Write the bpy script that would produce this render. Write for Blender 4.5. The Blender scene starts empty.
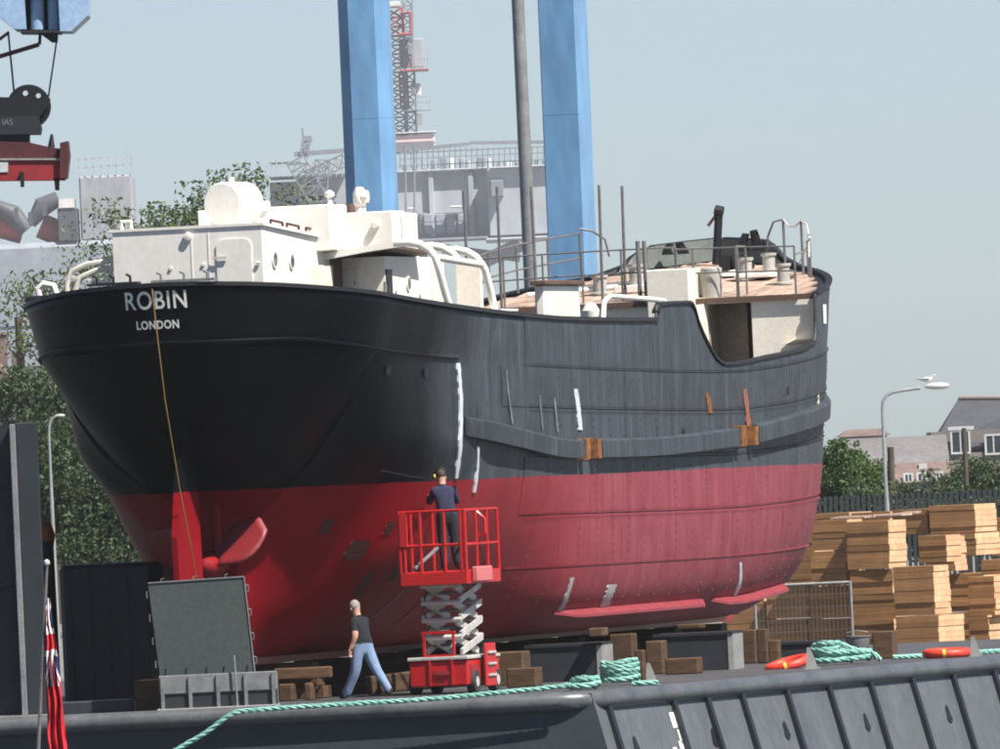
import bpy, bmesh, math, random
import numpy as np
from mathutils import Vector, Matrix

random.seed(11)
R = math.radians
scene = bpy.context.scene
C = scene.collection

# ---------------------------------------------------------------- camera, sky, sun, exposure
F_PX, DIST, ROLL, EYE, HOR = 13920.0, 240.0, R(2.6), 3.75, 103.5
cam_d = bpy.data.cameras.new('camera')
cam_d.sensor_width = 36.0
cam_d.lens = F_PX / 1000.0 * 36.0
cam_d.clip_start = 1.0
cam_d.clip_end = 20000.0
cam = bpy.data.objects.new('camera', cam_d)
C.objects.link(cam)
cam.location = (0, -DIST, EYE)
cam.rotation_euler = (Matrix.Rotation(R(90) + HOR / F_PX, 3, 'X') @ Matrix.Rotation(-ROLL, 3, 'Z')).to_euler()
scene.camera = cam

SUN_EL = R(55)
SUN = Vector((0.77, -0.64, 0)).normalized() * math.cos(SUN_EL) + Vector((0, 0, math.sin(SUN_EL)))
world = bpy.data.worlds.new('World')
scene.world = world
world.use_nodes = True
wn = world.node_tree
wn.nodes.clear()
sky = wn.nodes.new('ShaderNodeTexSky')
sky.sky_type = 'NISHITA'
sky.sun_disc = False
sky.sun_elevation = SUN_EL
sky.sun_rotation = math.atan2(SUN.x, SUN.y)
sky.altitude = 0
sky.air_density = 0.58
sky.dust_density = 0.45
sky.ozone_density = 2.0
bg = wn.nodes.new('ShaderNodeBackground')
bg.inputs['Strength'].default_value = 0.056
wo = wn.nodes.new('ShaderNodeOutputWorld')
hsv = wn.nodes.new('ShaderNodeHueSaturation')
hsv.inputs['Saturation'].default_value = 0.92
wn.links.new(sky.outputs[0], hsv.inputs['Color'])
wn.links.new(hsv.outputs[0], bg.inputs[0])
wn.links.new(bg.outputs[0], wo.inputs[0])

sun_d = bpy.data.lights.new('sun', 'SUN')
sun_d.energy = 4.8
sun_d.angle = R(0.53)
sun_d.color = (1.0, 0.955, 0.89)
sun = bpy.data.objects.new('sun', sun_d)
C.objects.link(sun)
sun.rotation_euler = (-SUN).to_track_quat('-Z', 'Y').to_euler()
sun.location = (60, -40, 90)

scene.view_settings.view_transform = 'Standard'
scene.view_settings.look = 'None'
scene.view_settings.gamma = 1.0
scene.view_settings.use_curve_mapping = False
scene.view_settings.exposure = 0.92
scene.cycles.use_denoising = True
scene.cycles.filter_width = 1.9
scene.cycles.max_bounces = 6
scene.cycles.volume_bounces = 1
scene.cycles.transparent_max_bounces = 8


# ---------------------------------------------------------------- helpers
def at(px, py, d):
    """point of the place at distance d (m) that the photograph shows at pixel px, py"""
    u, v = px - 500.0, 374.5 - py
    a = u * math.cos(ROLL) + v * math.sin(ROLL)
    b = -u * math.sin(ROLL) + v * math.cos(ROLL)
    return Vector((a * d / F_PX, d - DIST, EYE + (b + HOR) * d / F_PX))


def link(name, me, mat=None, parent=None, smooth=False):
    o = bpy.data.objects.new(name, me)
    C.objects.link(o)
    if mat is not None and len(me.materials) == 0:
        for m in (mat if isinstance(mat, (list, tuple)) else [mat]):
            me.materials.append(m)
    if parent is not None:
        o.parent = parent
    if smooth:
        me.polygons.foreach_set('use_smooth', [True] * len(me.polygons))
    return o


def tag(o, label, cat, group=None, kind=None):
    o['label'] = label
    if cat:
        o['category'] = cat
    if group:
        o['group'] = group
    if kind:
        o['kind'] = kind
    return o


def empty(name, loc, rz=0.0, label=None, cat=None, group=None):
    o = bpy.data.objects.new(name, None)
    C.objects.link(o)
    o.location = loc
    o.rotation_euler = (0, 0, rz)
    o.empty_display_size = 0.2
    if label:
        tag(o, label, cat, group)
    return o


class MB:
    """collects simple shapes into one mesh"""
    def __init__(self):
        self.v, self.f, self.m = [], [], []

    def add(self, vs, fs, mi=0):
        n = len(self.v)
        self.v += [tuple(p) for p in vs]
        self.f += [tuple(i + n for i in f) for f in fs]
        self.m += [mi] * len(fs)
        return self

    def box(self, x0, x1, y0, y1, z0, z1, mi=0, bev=0.0):
        if bev > 0:
            b = min(bev, (x1 - x0) * .45, (y1 - y0) * .45, (z1 - z0) * .45)
            bm = bmesh.new()
            bmesh.ops.create_cube(bm, size=1.0)
            for v in bm.verts:
                v.co = Vector(((x0 + x1) / 2 + v.co.x * (x1 - x0), (y0 + y1) / 2 + v.co.y * (y1 - y0), (z0 + z1) / 2 + v.co.z * (z1 - z0)))
            bmesh.ops.bevel(bm, geom=bm.edges[:], offset=b, segments=1, affect='EDGES')
            bm.verts.index_update()
            self.add([v.co[:] for v in bm.verts], [[v.index for v in f.verts] for f in bm.faces], mi)
            bm.free()
            return self
        vs = [(x, y, z) for z in (z0, z1) for y in (y0, y1) for x in (x0, x1)]
        return self.add(vs, [(0, 2, 3, 1), (4, 5, 7, 6), (0, 1, 5, 4), (2, 6, 7, 3), (0, 4, 6, 2), (1, 3, 7, 5)], mi)

    def bar(self, a, b, w, h=None, mi=0):
        """box-section bar from a to b"""
        a, b = Vector(a), Vector(b)
        h = h or w
        d = (b - a).normalized()
        s = d.cross(Vector((0, 0, 1)))
        if s.length < 1e-4:
            s = Vector((1, 0, 0))
        s.normalize()
        u = s.cross(d)
        vs = [p + s * (i * w / 2) + u * (j * h / 2) for p in (a, b) for i, j in ((-1, -1), (1, -1), (1, 1), (-1, 1))]
        return self.add(vs, [(0, 1, 2, 3), (7, 6, 5, 4), (0, 4, 5, 1), (1, 5, 6, 2), (2, 6, 7, 3), (3, 7, 4, 0)], mi)

    def tube(self, pts, r, n=8, mi=0, cap=True):
        pts = [Vector(p) for p in pts]
        rr = r if isinstance(r, (list, tuple)) else [r] * len(pts)
        base = len(self.v)
        up = None
        for i, p in enumerate(pts):
            d = (pts[min(i + 1, len(pts) - 1)] - pts[max(i - 1, 0)]).normalized()
            if up is None:
                up = d.cross(Vector((0.3, 0.2, 1)))
                if up.length < 1e-3:
                    up = d.cross(Vector((1, 0, 0)))
            up = (up - d * up.dot(d)).normalized()
            w = d.cross(up)
            for k in range(n):
                a = 2 * math.pi * k / n
                self.v.append(tuple(p + (up * math.cos(a) + w * math.sin(a)) * rr[i]))
        for i in range(len(pts) - 1):
            for k in range(n):
                a, b = base + i * n + k, base + i * n + (k + 1) % n
                self.f.append((a, b, b + n, a + n))
                self.m.append(mi)
        if cap:
            self.f.append(tuple(base + k for k in reversed(range(n))))
            self.f.append(tuple(base + (len(pts) - 1) * n + k for k in range(n)))
            self.m += [mi, mi]
        return self

    def prism(self, poly, axis_from, axis_to, mi=0):
        """poly: list of 3D points (planar); extruded by vector axis_to-axis_from"""
        off = Vector(axis_to) - Vector(axis_from)
        n = len(poly)
        vs = [Vector(p) for p in poly] + [Vector(p) + off for p in poly]
        fs = [tuple(range(n))[::-1], tuple(range(n, 2 * n))] + [(i, (i + 1) % n, n + (i + 1) % n, n + i) for i in range(n)]
        return self.add(vs, fs, mi)

    def lathe(self, prof, origin=(0, 0, 0), n=16, axis='Z', mi=0):
        base = len(self.v)
        o = Vector(origin)
        for r, h in prof:
            for k in range(n):
                a = 2 * math.pi * k / n
                c, s = r * math.cos(a), r * math.sin(a)
                q = Vector((c, s, h)) if axis == 'Z' else (Vector((c, h, s)) if axis == 'Y' else Vector((h, c, s)))
                self.v.append(tuple(o + q))
        for i in range(len(prof) - 1):
            for k in range(n):
                a, b = base + i * n + k, base + i * n + (k + 1) % n
                self.f.append((a, b, b + n, a + n))
                self.m.append(mi)
        self.f.append(tuple(base + k for k in reversed(range(n))))
        self.f.append(tuple(base + (len(prof) - 1) * n + k for k in range(n)))
        self.m += [mi, mi]
        return self

    def mesh(self, name):
        me = bpy.data.meshes.new(name)
        me.from_pydata(self.v, [], self.f)
        me.polygons.foreach_set('material_index', self.m)
        bm = bmesh.new()
        bm.from_mesh(me)
        bmesh.ops.recalc_face_normals(bm, faces=bm.faces[:])
        bm.to_mesh(me)
        bm.free()
        me.update()
        return me

    def build(self, name, mat, parent=None, smooth=False):
        o = link(name, self.mesh(name), mat, parent)
        if smooth:
            shade_auto(o.data)
        return o


def shade_auto(me, ang=38):
    me.polygons.foreach_set('use_smooth', [True] * len(me.polygons))
    bm = bmesh.new()
    bm.from_mesh(me)
    for e in bm.edges:
        if len(e.link_faces) == 2 and e.calc_face_angle(0) > R(ang):
            e.smooth = False
    bm.to_mesh(me)
    bm.free()


def copy_tree(o, parent=None):
    c = o.copy()
    C.objects.link(c)
    c.parent = parent
    for ch in list(o.children):
        copy_tree(ch, c)
    return c


def smoothstep(a, b, x):
    t = min(1, max(0, (x - a) / (b - a)))
    return t * t * (3 - 2 * t)


def pchip(xs, ys):
    xs, ys = np.array(xs, float), np.array(ys, float)
    h = np.diff(xs)
    d = np.diff(ys) / h
    m = np.zeros(len(xs))
    for i in range(1, len(xs) - 1):
        if d[i - 1] * d[i] > 0:
            w1, w2 = 2 * h[i] + h[i - 1], h[i] + 2 * h[i - 1]
            m[i] = (w1 + w2) / (w1 / d[i - 1] + w2 / d[i])
    m[0], m[-1] = d[0], d[-1]

    def f(x):
        x = min(max(x, xs[0]), xs[-1])
        i = min(max(int(np.searchsorted(xs, x)) - 1, 0), len(h) - 1)
        t = (x - xs[i]) / h[i]
        return ((1 + 2 * t) * (1 - t) ** 2 * ys[i] + t * (1 - t) ** 2 * h[i] * m[i] + t * t * (3 - 2 * t) * ys[i + 1] + t * t * (t - 1) * h[i] * m[i + 1])
    return f


# ---------------------------------------------------------------- materials
class NT:
    def __init__(self, name):
        self.m = bpy.data.materials.new(name)
        self.m.use_nodes = True
        self.t = self.m.node_tree
        self.b = self.t.nodes['Principled BSDF']

    def n(self, kind, **kw):
        x = self.t.nodes.new(kind)
        for k, v in kw.items():
            setattr(x, k, v)
        return x

    def l(self, a, b):
        self.t.links.new(a, b)

    def coord(self, which='Object', scale=(1, 1, 1)):
        c = self.n('ShaderNodeTexCoord')
        mp = self.n('ShaderNodeMapping')
        mp.inputs['Scale'].default_value = scale
        self.l(c.outputs[which], mp.inputs[0])
        return mp.outputs[0]

    def noise(self, vec, scale, detail=5, rough=0.6):
        x = self.n('ShaderNodeTexNoise')
        x.inputs['Scale'].default_value = scale
        x.inputs['Detail'].default_value = detail
        x.inputs['Roughness'].default_value = rough
        if vec is not None:
            self.l(vec, x.inputs['Vector'])
        return x.outputs['Fac']

    def ramp(self, fac, stops):
        x = self.n('ShaderNodeValToRGB')
        e = x.color_ramp.elements
        while len(e) < len(stops):
            e.new(0.5)
        for el, (p, c) in zip(e, stops):
            el.position = p
            el.color = (c, c, c, 1) if isinstance(c, (int, float)) else (*c, 1)
        self.l(fac, x.inputs[0])
        return x.outputs[0]

    def mix(self, fac, a, b, blend='MIX'):
        x = self.n('ShaderNodeMix', data_type='RGBA', blend_type=blend)
        for inp, v in ((x.inputs[0], fac), (x.inputs[6], a), (x.inputs[7], b)):
            if isinstance(v, (int, float)):
                inp.default_value = v
            elif isinstance(v, (tuple, list)):
                inp.default_value = (*v, 1)
            else:
                self.l(v, inp)
        return x.outputs[2]

    def math(self, op, a, b=0.0):
        x = self.n('ShaderNodeMath', operation=op)
        for inp, v in zip(x.inputs, (a, b)):
            if isinstance(v, (int, float)):
                inp.default_value = v
            else:
                self.l(v, inp)
        return x.outputs[0]

    def bump(self, h, strength=0.3, dist=0.01):
        x = self.n('ShaderNodeBump')
        x.inputs['Strength'].default_value = strength
        x.inputs['Distance'].default_value = dist
        self.l(h, x.inputs['Height'])
        self.l(x.outputs[0], self.b.inputs['Normal'])

    def out(self, col, rough=0.5, metal=0.0, spec=0.5):
        for k, v in (('Base Color', col), ('Roughness', rough), ('Metallic', metal), ('Specular IOR Level', spec)):
            i = self.b.inputs[k]
            if isinstance(v, (int, float)):
                i.default_value = v
            elif isinstance(v, (tuple, list)):
                i.default_value = (*v, 1)
            else:
                self.l(v, i)
        return self.m


def worn(name, col, col2=None, rough=0.5, metal=0.0, scale=1.5, amount=0.6, spec=0.5, bump=0.0, stretch=(1, 1, 1), rust=0.0, rnd=0.0):
    """painted / natural surface with uneven tone"""
    t = NT(name)
    v = t.coord('Object', stretch)
    n1 = t.noise(v, scale, 6, 0.65)
    col2 = col2 or tuple(c * 0.7 for c in col)
    f = t.ramp(n1, [(0.5 - 0.3 * amount, 0.0), (0.5 + 0.3 * amount, 1.0)])
    c = t.mix(f, col2, col)
    n2 = t.noise(v, scale * 9, 3, 0.5)
    c = t.mix(0.22, c, t.ramp(n2, [(0.3, 0.25), (0.7, 0.9)]), 'OVERLAY')
    if rnd:
        oi = t.n('ShaderNodeObjectInfo')
        c = t.mix(1.0, c, t.ramp(oi.outputs['Random'], [(0, 1 - rnd), (1, 1 + rnd * .3)]), 'MULTIPLY')
    if rust:
        n3 = t.noise(v, scale * 3.3, 7, 0.7)
        c = t.mix(t.ramp(n3, [(0.70 - rust * .25, 0), (0.78 - rust * .25, 1)]), c, (0.13, 0.05, 0.022))
    if bump:
        t.bump(n2, bump, 0.02)
    return t.out(c, rough, metal, spec)


def timber(name, light, dark, grain=(1.5, 1.5, 22), rnd=0.3, rough=0.75):
    t = NT(name)
    v = t.coord('Object', grain)
    n1 = t.noise(v, 1.6, 6, 0.6)
    n2 = t.noise(t.coord('Object'), 2.2, 4)
    c = t.mix(t.ramp(n1, [(0.3, 0), (0.7, 1)]), dark, light)
    c = t.mix(0.5, c, t.ramp(n2, [(0.25, 0.3), (0.75, 0.75)]), 'OVERLAY')
    oi = t.n('ShaderNodeObjectInfo')
    c = t.mix(1.0, c, t.ramp(oi.outputs['Random'], [(0, 1 - rnd), (1, 1.0)]), 'MULTIPLY')
    t.bump(n1, 0.4, 0.01)
    return t.out(c, rough, 0, 0.3)


M = {}
M['white'] = worn('white_paint', (0.84, 0.815, 0.77), (0.72, 0.68, 0.60), 0.45, scale=1.6, amount=0.9, stretch=(1, 1, .5), rust=0.06)
M['cream'] = worn('cream_paint', (0.80, 0.75, 0.65), (0.68, 0.62, 0.51), 0.5, scale=1.3, amount=0.9, rust=0.12)
M['white_rust'] = worn('white_paint_rusting', (0.78, 0.74, 0.68), (0.60, 0.54, 0.45), 0.5, scale=1.5, rust=0.35)
M['brown_paint'] = worn('brown_deckhead_paint', (0.13, 0.075, 0.05), (0.08, 0.045, 0.03), 0.6)
M['recess'] = worn('shaded_cream_paint', (0.36, 0.30, 0.22), (0.26, 0.21, 0.15), 0.6)  # cream paint with the doorway's shade mixed into the colour
M['drum'] = worn('pale_grey_paint', (0.42, 0.41, 0.38), (0.32, 0.31, 0.28), 0.5)
M['grey_steel'] = worn('grey_steel', (0.22, 0.225, 0.23), (0.14, 0.145, 0.15), 0.5, scale=2, rust=0.12)
M['rail'] = worn('rail_grey', (0.17, 0.165, 0.165), (0.10, 0.09, 0.085), 0.5, scale=3, rust=0.2)
M['rail_white'] = worn('rail_white', (0.62, 0.60, 0.56), (0.45, 0.42, 0.38), 0.5, scale=3, rust=0.15)
M['black_steel'] = worn('black_steel', (0.009, 0.009, 0.010), (0.006, 0.006, 0.007), 0.5, scale=2)
M['dark_green'] = worn('dark_green_bulwark', (0.14, 0.16, 0.15), (0.09, 0.105, 0.10), 0.5, scale=1.5, rust=0.1)
M['cap'] = worn('black_cap', (0.014, 0.015, 0.017), (0.008, 0.008, 0.01), 0.5, scale=2)
M['rust'] = worn('bare_rusty_steel', (0.34, 0.14, 0.035), (0.045, 0.018, 0.010), 0.75, scale=5, amount=0.8)
M['red_lift'] = worn('red_lift_paint', (0.48, 0.014, 0.014), (0.36, 0.01, 0.01), 0.35, scale=3, amount=0.8)
M['red_crane'] = worn('red_crane_paint', (0.33, 0.025, 0.03), (0.17, 0.015, 0.018), 0.5, scale=2.5, rust=0.2)
M['red_dark'] = worn('dark_red_crane_paint', (0.09, 0.018, 0.02), (0.05, 0.012, 0.013), 0.55, scale=2.5)
M['blue'] = worn('blue_crane_paint', (0.15, 0.30, 0.49), (0.138, 0.282, 0.465), 0.33, scale=0.35, amount=1.0, stretch=(1, 1, .3), rust=0.03)
M['blue_pale'] = worn('pale_blue_crane_paint', (0.32, 0.45, 0.62), (0.24, 0.36, 0.52), 0.4, scale=1.0)
M['arm'] = worn('pale_arm_paint', (0.55, 0.54, 0.51), (0.33, 0.32, 0.31), 0.4, scale=4)
M['rubber'] = worn('black_rubber', (0.02, 0.02, 0.02), (0.035, 0.034, 0.033), 0.8)
M['deck_steel'] = worn('deck_steel', (0.075, 0.076, 0.08), (0.045, 0.046, 0.05), 0.6, scale=0.7, rust=0.1)
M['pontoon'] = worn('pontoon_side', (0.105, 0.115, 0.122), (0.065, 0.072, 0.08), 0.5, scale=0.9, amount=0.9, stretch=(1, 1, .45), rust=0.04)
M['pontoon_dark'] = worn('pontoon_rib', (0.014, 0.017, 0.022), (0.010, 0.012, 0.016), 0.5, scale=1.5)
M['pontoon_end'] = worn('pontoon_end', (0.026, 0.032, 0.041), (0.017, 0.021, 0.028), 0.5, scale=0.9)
M['pontoon_pipe'] = worn('pontoon_pipe', (0.105, 0.11, 0.115), (0.06, 0.064, 0.068), 0.33, scale=1.2, rust=0.05)
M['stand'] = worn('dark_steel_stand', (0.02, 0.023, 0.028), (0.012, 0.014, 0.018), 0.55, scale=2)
M['stand_edge'] = worn('pale_steel_and_lit_edge', (0.3, 0.3, 0.29), (0.2, 0.2, 0.19), 0.5, scale=4)  # pale steel; on the stands it paints the sunlit right edge
M['baulk'] = timber('baulk_timber', (0.14, 0.08, 0.043), (0.055, 0.03, 0.016))
M['pack'] = timber('stacked_sawn_timber', (0.52, 0.285, 0.125), (0.29, 0.145, 0.06), (0.9, 0.9, 55), 0.35)
M['pack_sunlit'] = timber('sawn_timber_sunlit_faces', (0.76, 0.49, 0.29), (0.56, 0.33, 0.18), (3, 9, 9), 0.2)  # right faces of the packs, sunlight put into the paler colour
M['plank'] = timber('deck_planking', (0.56, 0.42, 0.34), (0.36, 0.24, 0.18), (14, 0.7, 3), 0.35)
M['plate_panel'] = worn('grey_plate', (0.055, 0.066, 0.064), (0.044, 0.053, 0.052), 0.55, scale=1.2, amount=1.0, rust=0.02)
M['skip'] = worn('grey_skip', (0.20, 0.205, 0.205), (0.11, 0.115, 0.12), 0.6, scale=4, rust=0.12)
M['rope'] = worn('green_polyprop_rope', (0.23, 0.45, 0.38), (0.14, 0.33, 0.27), 0.7, scale=9)
M['rope_yellow'] = worn('yellow_line', (0.30, 0.19, 0.05), (0.18, 0.11, 0.025), 0.8, scale=8)
M['buoy'] = worn('orange_red_lifebuoy', (0.72, 0.055, 0.03), (0.55, 0.04, 0.02), 0.5, scale=5)
M['concrete'] = worn('quay_concrete', (0.20, 0.19, 0.17), (0.13, 0.12, 0.105), 0.85, scale=0.25, bump=0.3)
M['slate'] = worn('slate_roof', (0.06, 0.064, 0.078), (0.045, 0.048, 0.058), 0.75, scale=1.2, rnd=0.2)
M['brick'] = worn('brick_wall', (0.20, 0.175, 0.16), (0.15, 0.13, 0.12), 0.8, scale=1.5)
M['tile_red'] = worn('clay_tile_roof', (0.19, 0.135, 0.115), (0.13, 0.092, 0.08), 0.8, scale=0.8)
M['render'] = worn('grey_render', (0.27, 0.265, 0.27), (0.20, 0.195, 0.20), 0.8, scale=0.6)
M['glass'] = worn('dark_glass', (0.035, 0.045, 0.055), (0.02, 0.026, 0.032), 0.08, scale=2)
M['frame'] = worn('window_frame', (0.55, 0.55, 0.55), (0.42, 0.42, 0.42), 0.5)
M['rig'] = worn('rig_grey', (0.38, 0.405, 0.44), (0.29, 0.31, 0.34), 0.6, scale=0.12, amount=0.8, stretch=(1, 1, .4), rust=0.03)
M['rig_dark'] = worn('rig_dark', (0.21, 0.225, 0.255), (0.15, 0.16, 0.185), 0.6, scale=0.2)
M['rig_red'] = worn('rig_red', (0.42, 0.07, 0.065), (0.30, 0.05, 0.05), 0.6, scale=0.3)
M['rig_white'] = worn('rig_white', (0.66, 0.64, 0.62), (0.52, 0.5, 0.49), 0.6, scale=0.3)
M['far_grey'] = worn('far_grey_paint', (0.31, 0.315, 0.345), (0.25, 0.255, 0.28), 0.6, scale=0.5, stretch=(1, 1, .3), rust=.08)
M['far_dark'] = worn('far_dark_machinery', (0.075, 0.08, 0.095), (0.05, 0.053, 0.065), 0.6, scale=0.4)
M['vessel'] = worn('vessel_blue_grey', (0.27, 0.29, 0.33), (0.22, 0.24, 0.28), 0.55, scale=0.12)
M['lamp_steel'] = worn('galvanised_lamp', (0.36, 0.37, 0.37), (0.26, 0.27, 0.27), 0.45, metal=0.3, scale=2)
M['fence'] = worn('dark_fence', (0.02, 0.025, 0.028), (0.014, 0.017, 0.019), 0.6)
M['bark'] = worn('bark', (0.09, 0.07, 0.05), (0.05, 0.04, 0.03), 0.9, scale=3, bump=0.4)
M['skin'] = worn('skin', (0.50, 0.28, 0.20), (0.44, 0.23, 0.165), 0.5, scale=9)
M['hair_grey'] = worn('grey_hair', (0.30, 0.27, 0.25), (0.19, 0.17, 0.16), 0.8, scale=40)
M['hair_dark'] = worn('dark_hair', (0.05, 0.035, 0.025), (0.03, 0.02, 0.015), 0.8, scale=40)
M['tshirt'] = worn('black_tshirt', (0.014, 0.016, 0.022), (0.009, 0.010, 0.014), 0.9, scale=8, bump=1.0)
M['jeans'] = worn('blue_jeans', (0.24, 0.33, 0.48), (0.15, 0.22, 0.36), 0.9, scale=9, amount=0.8, bump=1.0)
M['overall'] = worn('navy_overall', (0.032, 0.034, 0.085), (0.02, 0.022, 0.055), 0.9, scale=8, bump=1.0)
M['trousers'] = worn('navy_trousers', (0.020, 0.024, 0.038), (0.013, 0.015, 0.024), 0.9, scale=8, bump=1.0)
M['boots'] = worn('boots', (0.05, 0.035, 0.02), (0.03, 0.02, 0.012), 0.7, scale=8)
M['yellow'] = worn('yellow_plastic', (0.6, 0.45, 0.05), (0.5, 0.36, 0.04), 0.5)
M['orange'] = worn('weathered_orange', (0.42, 0.11, 0.025), (0.2, 0.06, 0.02), 0.7, scale=4)
M['gull_white'] = worn('gull_white', (0.8, 0.8, 0.8), (0.7, 0.7, 0.7), 0.8)
M['gull_grey'] = worn('gull_grey', (0.3, 0.32, 0.35), (0.25, 0.27, 0.3), 0.8)
M['letter'] = worn('letter_white', (0.82, 0.80, 0.75), (0.74, 0.72, 0.66), 0.5, scale=6)
M['primer'] = worn('pale_primer', (0.60, 0.64, 0.68), (0.42, 0.46, 0.5), 0.6, scale=5)
M['primer_dim'] = worn('thin_primer', (0.20, 0.22, 0.25), (0.10, 0.11, 0.125), 0.6, scale=5)
M['primer_grey'] = worn('grey_primer', (0.42, 0.40, 0.40), (0.3, 0.28, 0.28), 0.6, scale=3)
M['red_lead'] = worn('red_lead_primer', (0.30, 0.10, 0.07), (0.2, 0.07, 0.05), 0.7, scale=5)
M['ship_red'] = worn('fresh_red_paint', (0.26, 0.008, 0.012), (0.2, 0.006, 0.01), 0.38, scale=2)
M['ship_pink'] = worn('faded_red_paint', (0.27, 0.04, 0.05), (0.2, 0.028, 0.035), 0.5, scale=3)


def leaf_mat(name, a, b, c):
    t = NT(name)
    g = t.n('ShaderNodeNewGeometry')
    col = t.ramp(g.outputs['Random Per Island'], [(0.0, a), (0.55, b), (1.0, c)])
    n = t.noise(t.coord('Object'), 0.6, 3)
    col = t.mix(0.4, col, t.ramp(n, [(0.3, 0.25), (0.7, 0.7)]), 'OVERLAY')
    m = t.out(col, 0.55, 0, 0.35)
    t.b.inputs['Transmission Weight'].default_value = 0.0
    tr = t.n('ShaderNodeBsdfTranslucent')
    t.l(col, tr.inputs[0])
    mx = t.n('ShaderNodeMixShader')
    mx.inputs[0].default_value = 0.3
    o = t.t.nodes['Material Output']
    t.l(t.b.outputs[0], mx.inputs[1])
    t.l(tr.outputs[0], mx.inputs[2])
    t.l(mx.outputs[0], o.inputs[0])
    return m


M['leaf'] = leaf_mat('leaf_mid', (0.04, 0.065, 0.024), (0.085, 0.125, 0.045), (0.15, 0.185, 0.075))
M['leaf_bright'] = leaf_mat('leaf_bright', (0.03, 0.065, 0.015), (0.065, 0.12, 0.025), (0.12, 0.17, 0.045))
M['leaf_dark'] = leaf_mat('leaf_dark', (0.024, 0.046, 0.02), (0.052, 0.085, 0.034), (0.10, 0.13, 0.055))


def hull_material():
    t = NT('ship_hull_paint')
    tc = t.n('ShaderNodeTexCoord')
    sep = t.n('ShaderNodeSeparateXYZ')
    t.l(tc.outputs['Object'], sep.inputs[0])
    X, Y, Z = sep.outputs
    big = t.noise(t.coord('Object', (1, 1, 1)), 0.45, 5)
    streak = t.noise(t.coord('Object', (3.0, 3.0, 0.16)), 1.4, 6, 0.65)
    fine = t.noise(t.coord('Object', (1, 1, 0.5)), 7, 5, 0.6)
    # old faded paint forward of the newly painted stern
    y2 = t.math('ADD', Y, t.math('MULTIPLY', t.math('SUBTRACT', big, 0.5), 5.0))
    old = t.ramp(t.math('DIVIDE', y2, 20.0), [(0.30, 0.0), (0.47, 1.0)])
    old_x = t.ramp(X, [(0.0, 0.0), (0.02, 1.0)])
    old = t.math('MULTIPLY', old, old_x)
    blk_new = t.mix(t.ramp(big, [(0.35, 0), (0.65, 1)]), (0.0028, 0.0032, 0.0045), (0.0045, 0.005, 0.007))
    patchy = t.noise(t.coord('Object', (1, 1, 0.7)), 1.7, 8, 0.7)
    runs = t.noise(t.coord('Object', (7.0, 7.0, 0.22)), 1.0, 5, 0.6)
    blk_old = t.mix(t.ramp(streak, [(0.33, 0), (0.66, 1)]), (0.030, 0.037, 0.046), (0.062, 0.074, 0.088))
    blk_old = t.mix(t.ramp(patchy, [(0.40, 0), (0.62, 0.75)]), blk_old, (0.030, 0.034, 0.041))
    blk_old = t.mix(t.ramp(runs, [(0.58, 0), (0.70, 0.6)]), blk_old, (0.105, 0.12, 0.135))
    blk_old = t.mix(t.ramp(fine, [(0.60, 0), (0.70, 0.7)]), blk_old, (0.020, 0.018, 0.018))
    blk = t.mix(old, blk_new, blk_old)
    red_new = t.mix(t.ramp(big, [(0.35, 0), (0.65, 1)]), (0.185, 0.004, 0.008), (0.24, 0.006, 0.011))
    red_old = t.mix(t.ramp(streak, [(0.30, 0), (0.70, 1)]), (0.20, 0.028, 0.040), (0.285, 0.062, 0.078))
    red_old = t.mix(t.ramp(patchy, [(0.42, 0), (0.64, 0.7)]), red_old, (0.20, 0.024, 0.034))
    red_old = t.mix(t.ramp(runs, [(0.60, 0), (0.72, 0.5)]), red_old, (0.31, 0.085, 0.10))
    red_old = t.mix(t.ramp(fine, [(0.60, 0), (0.72, 0.6)]), red_old, (0.11, 0.014, 0.02))
    old_r = t.math('MULTIPLY', t.ramp(t.math('DIVIDE', y2, 20.0), [(0.45, 0.0), (0.95, 1.0)]), old_x)
    red = t.mix(old_r, red_new, red_old)
    zz = t.math('ADD', Z, t.math('ADD', t.math('MULTIPLY', t.math('SUBTRACT', fine, 0.5), 0.04), t.math('MULTIPLY', t.math('SUBTRACT', big, 0.5), 0.06)))
    low = t.math('LESS_THAN', zz, 2.97)
    c = t.mix(low, blk, red)
    # rust weeping
    rs = t.noise(t.coord('Object', (4, 4, 0.5)), 2.3, 7, 0.7)
    c = t.mix(t.math('MULTIPLY', t.ramp(rs, [(0.66, 0), (0.76, 0.9)]), old), c, (0.10, 0.045, 0.025))
    rough = t.mix(old, t.mix(low, (0.42, 0.42, 0.42), (0.42, 0.42, 0.42)), (0.55, 0.55, 0.55))
    t.bump(t.math('ADD', t.math('MULTIPLY', big, 2.0), t.math('MULTIPLY', fine, 0.15)), 0.25, 0.06)
    return t.out(c, rough, 0, t.mix(old, (0.10, 0.10, 0.10), (0.4, 0.4, 0.4)))


M['hull'] = hull_material()
M['seam'] = worn('grime_in_plate_seams', (0.012, 0.011, 0.011), (0.008, 0.007, 0.007), 0.8)


# ================================================================ SETTING: water, quay, haze
water_m = NT('harbour_water')
wv = water_m.noise(water_m.coord('Object', (1, 2.5, 1)), 1.2, 6)
water_m.bump(wv, 0.5, 0.08)
water_m.out((0.03, 0.045, 0.045), 0.12)
o = MB().add([(-160, -244, -2.4), (160, -244, -2.4), (160, 49, -2.4), (-160, 49, -2.4)], [(0, 1, 2, 3)]).build('water', water_m.m)
o['kind'] = 'structure'
GZ = -0.5
q = MB().add([(-880, 48.5, GZ), (880, 48.5, GZ), (880, 3680, GZ), (-880, 3680, GZ), (-880, 48.5, -4), (880, 48.5, -4)], [(0, 1, 2, 3), (4, 5, 1, 0)])
o = q.build('quay', M['concrete'])
o['kind'] = 'structure'


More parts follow.
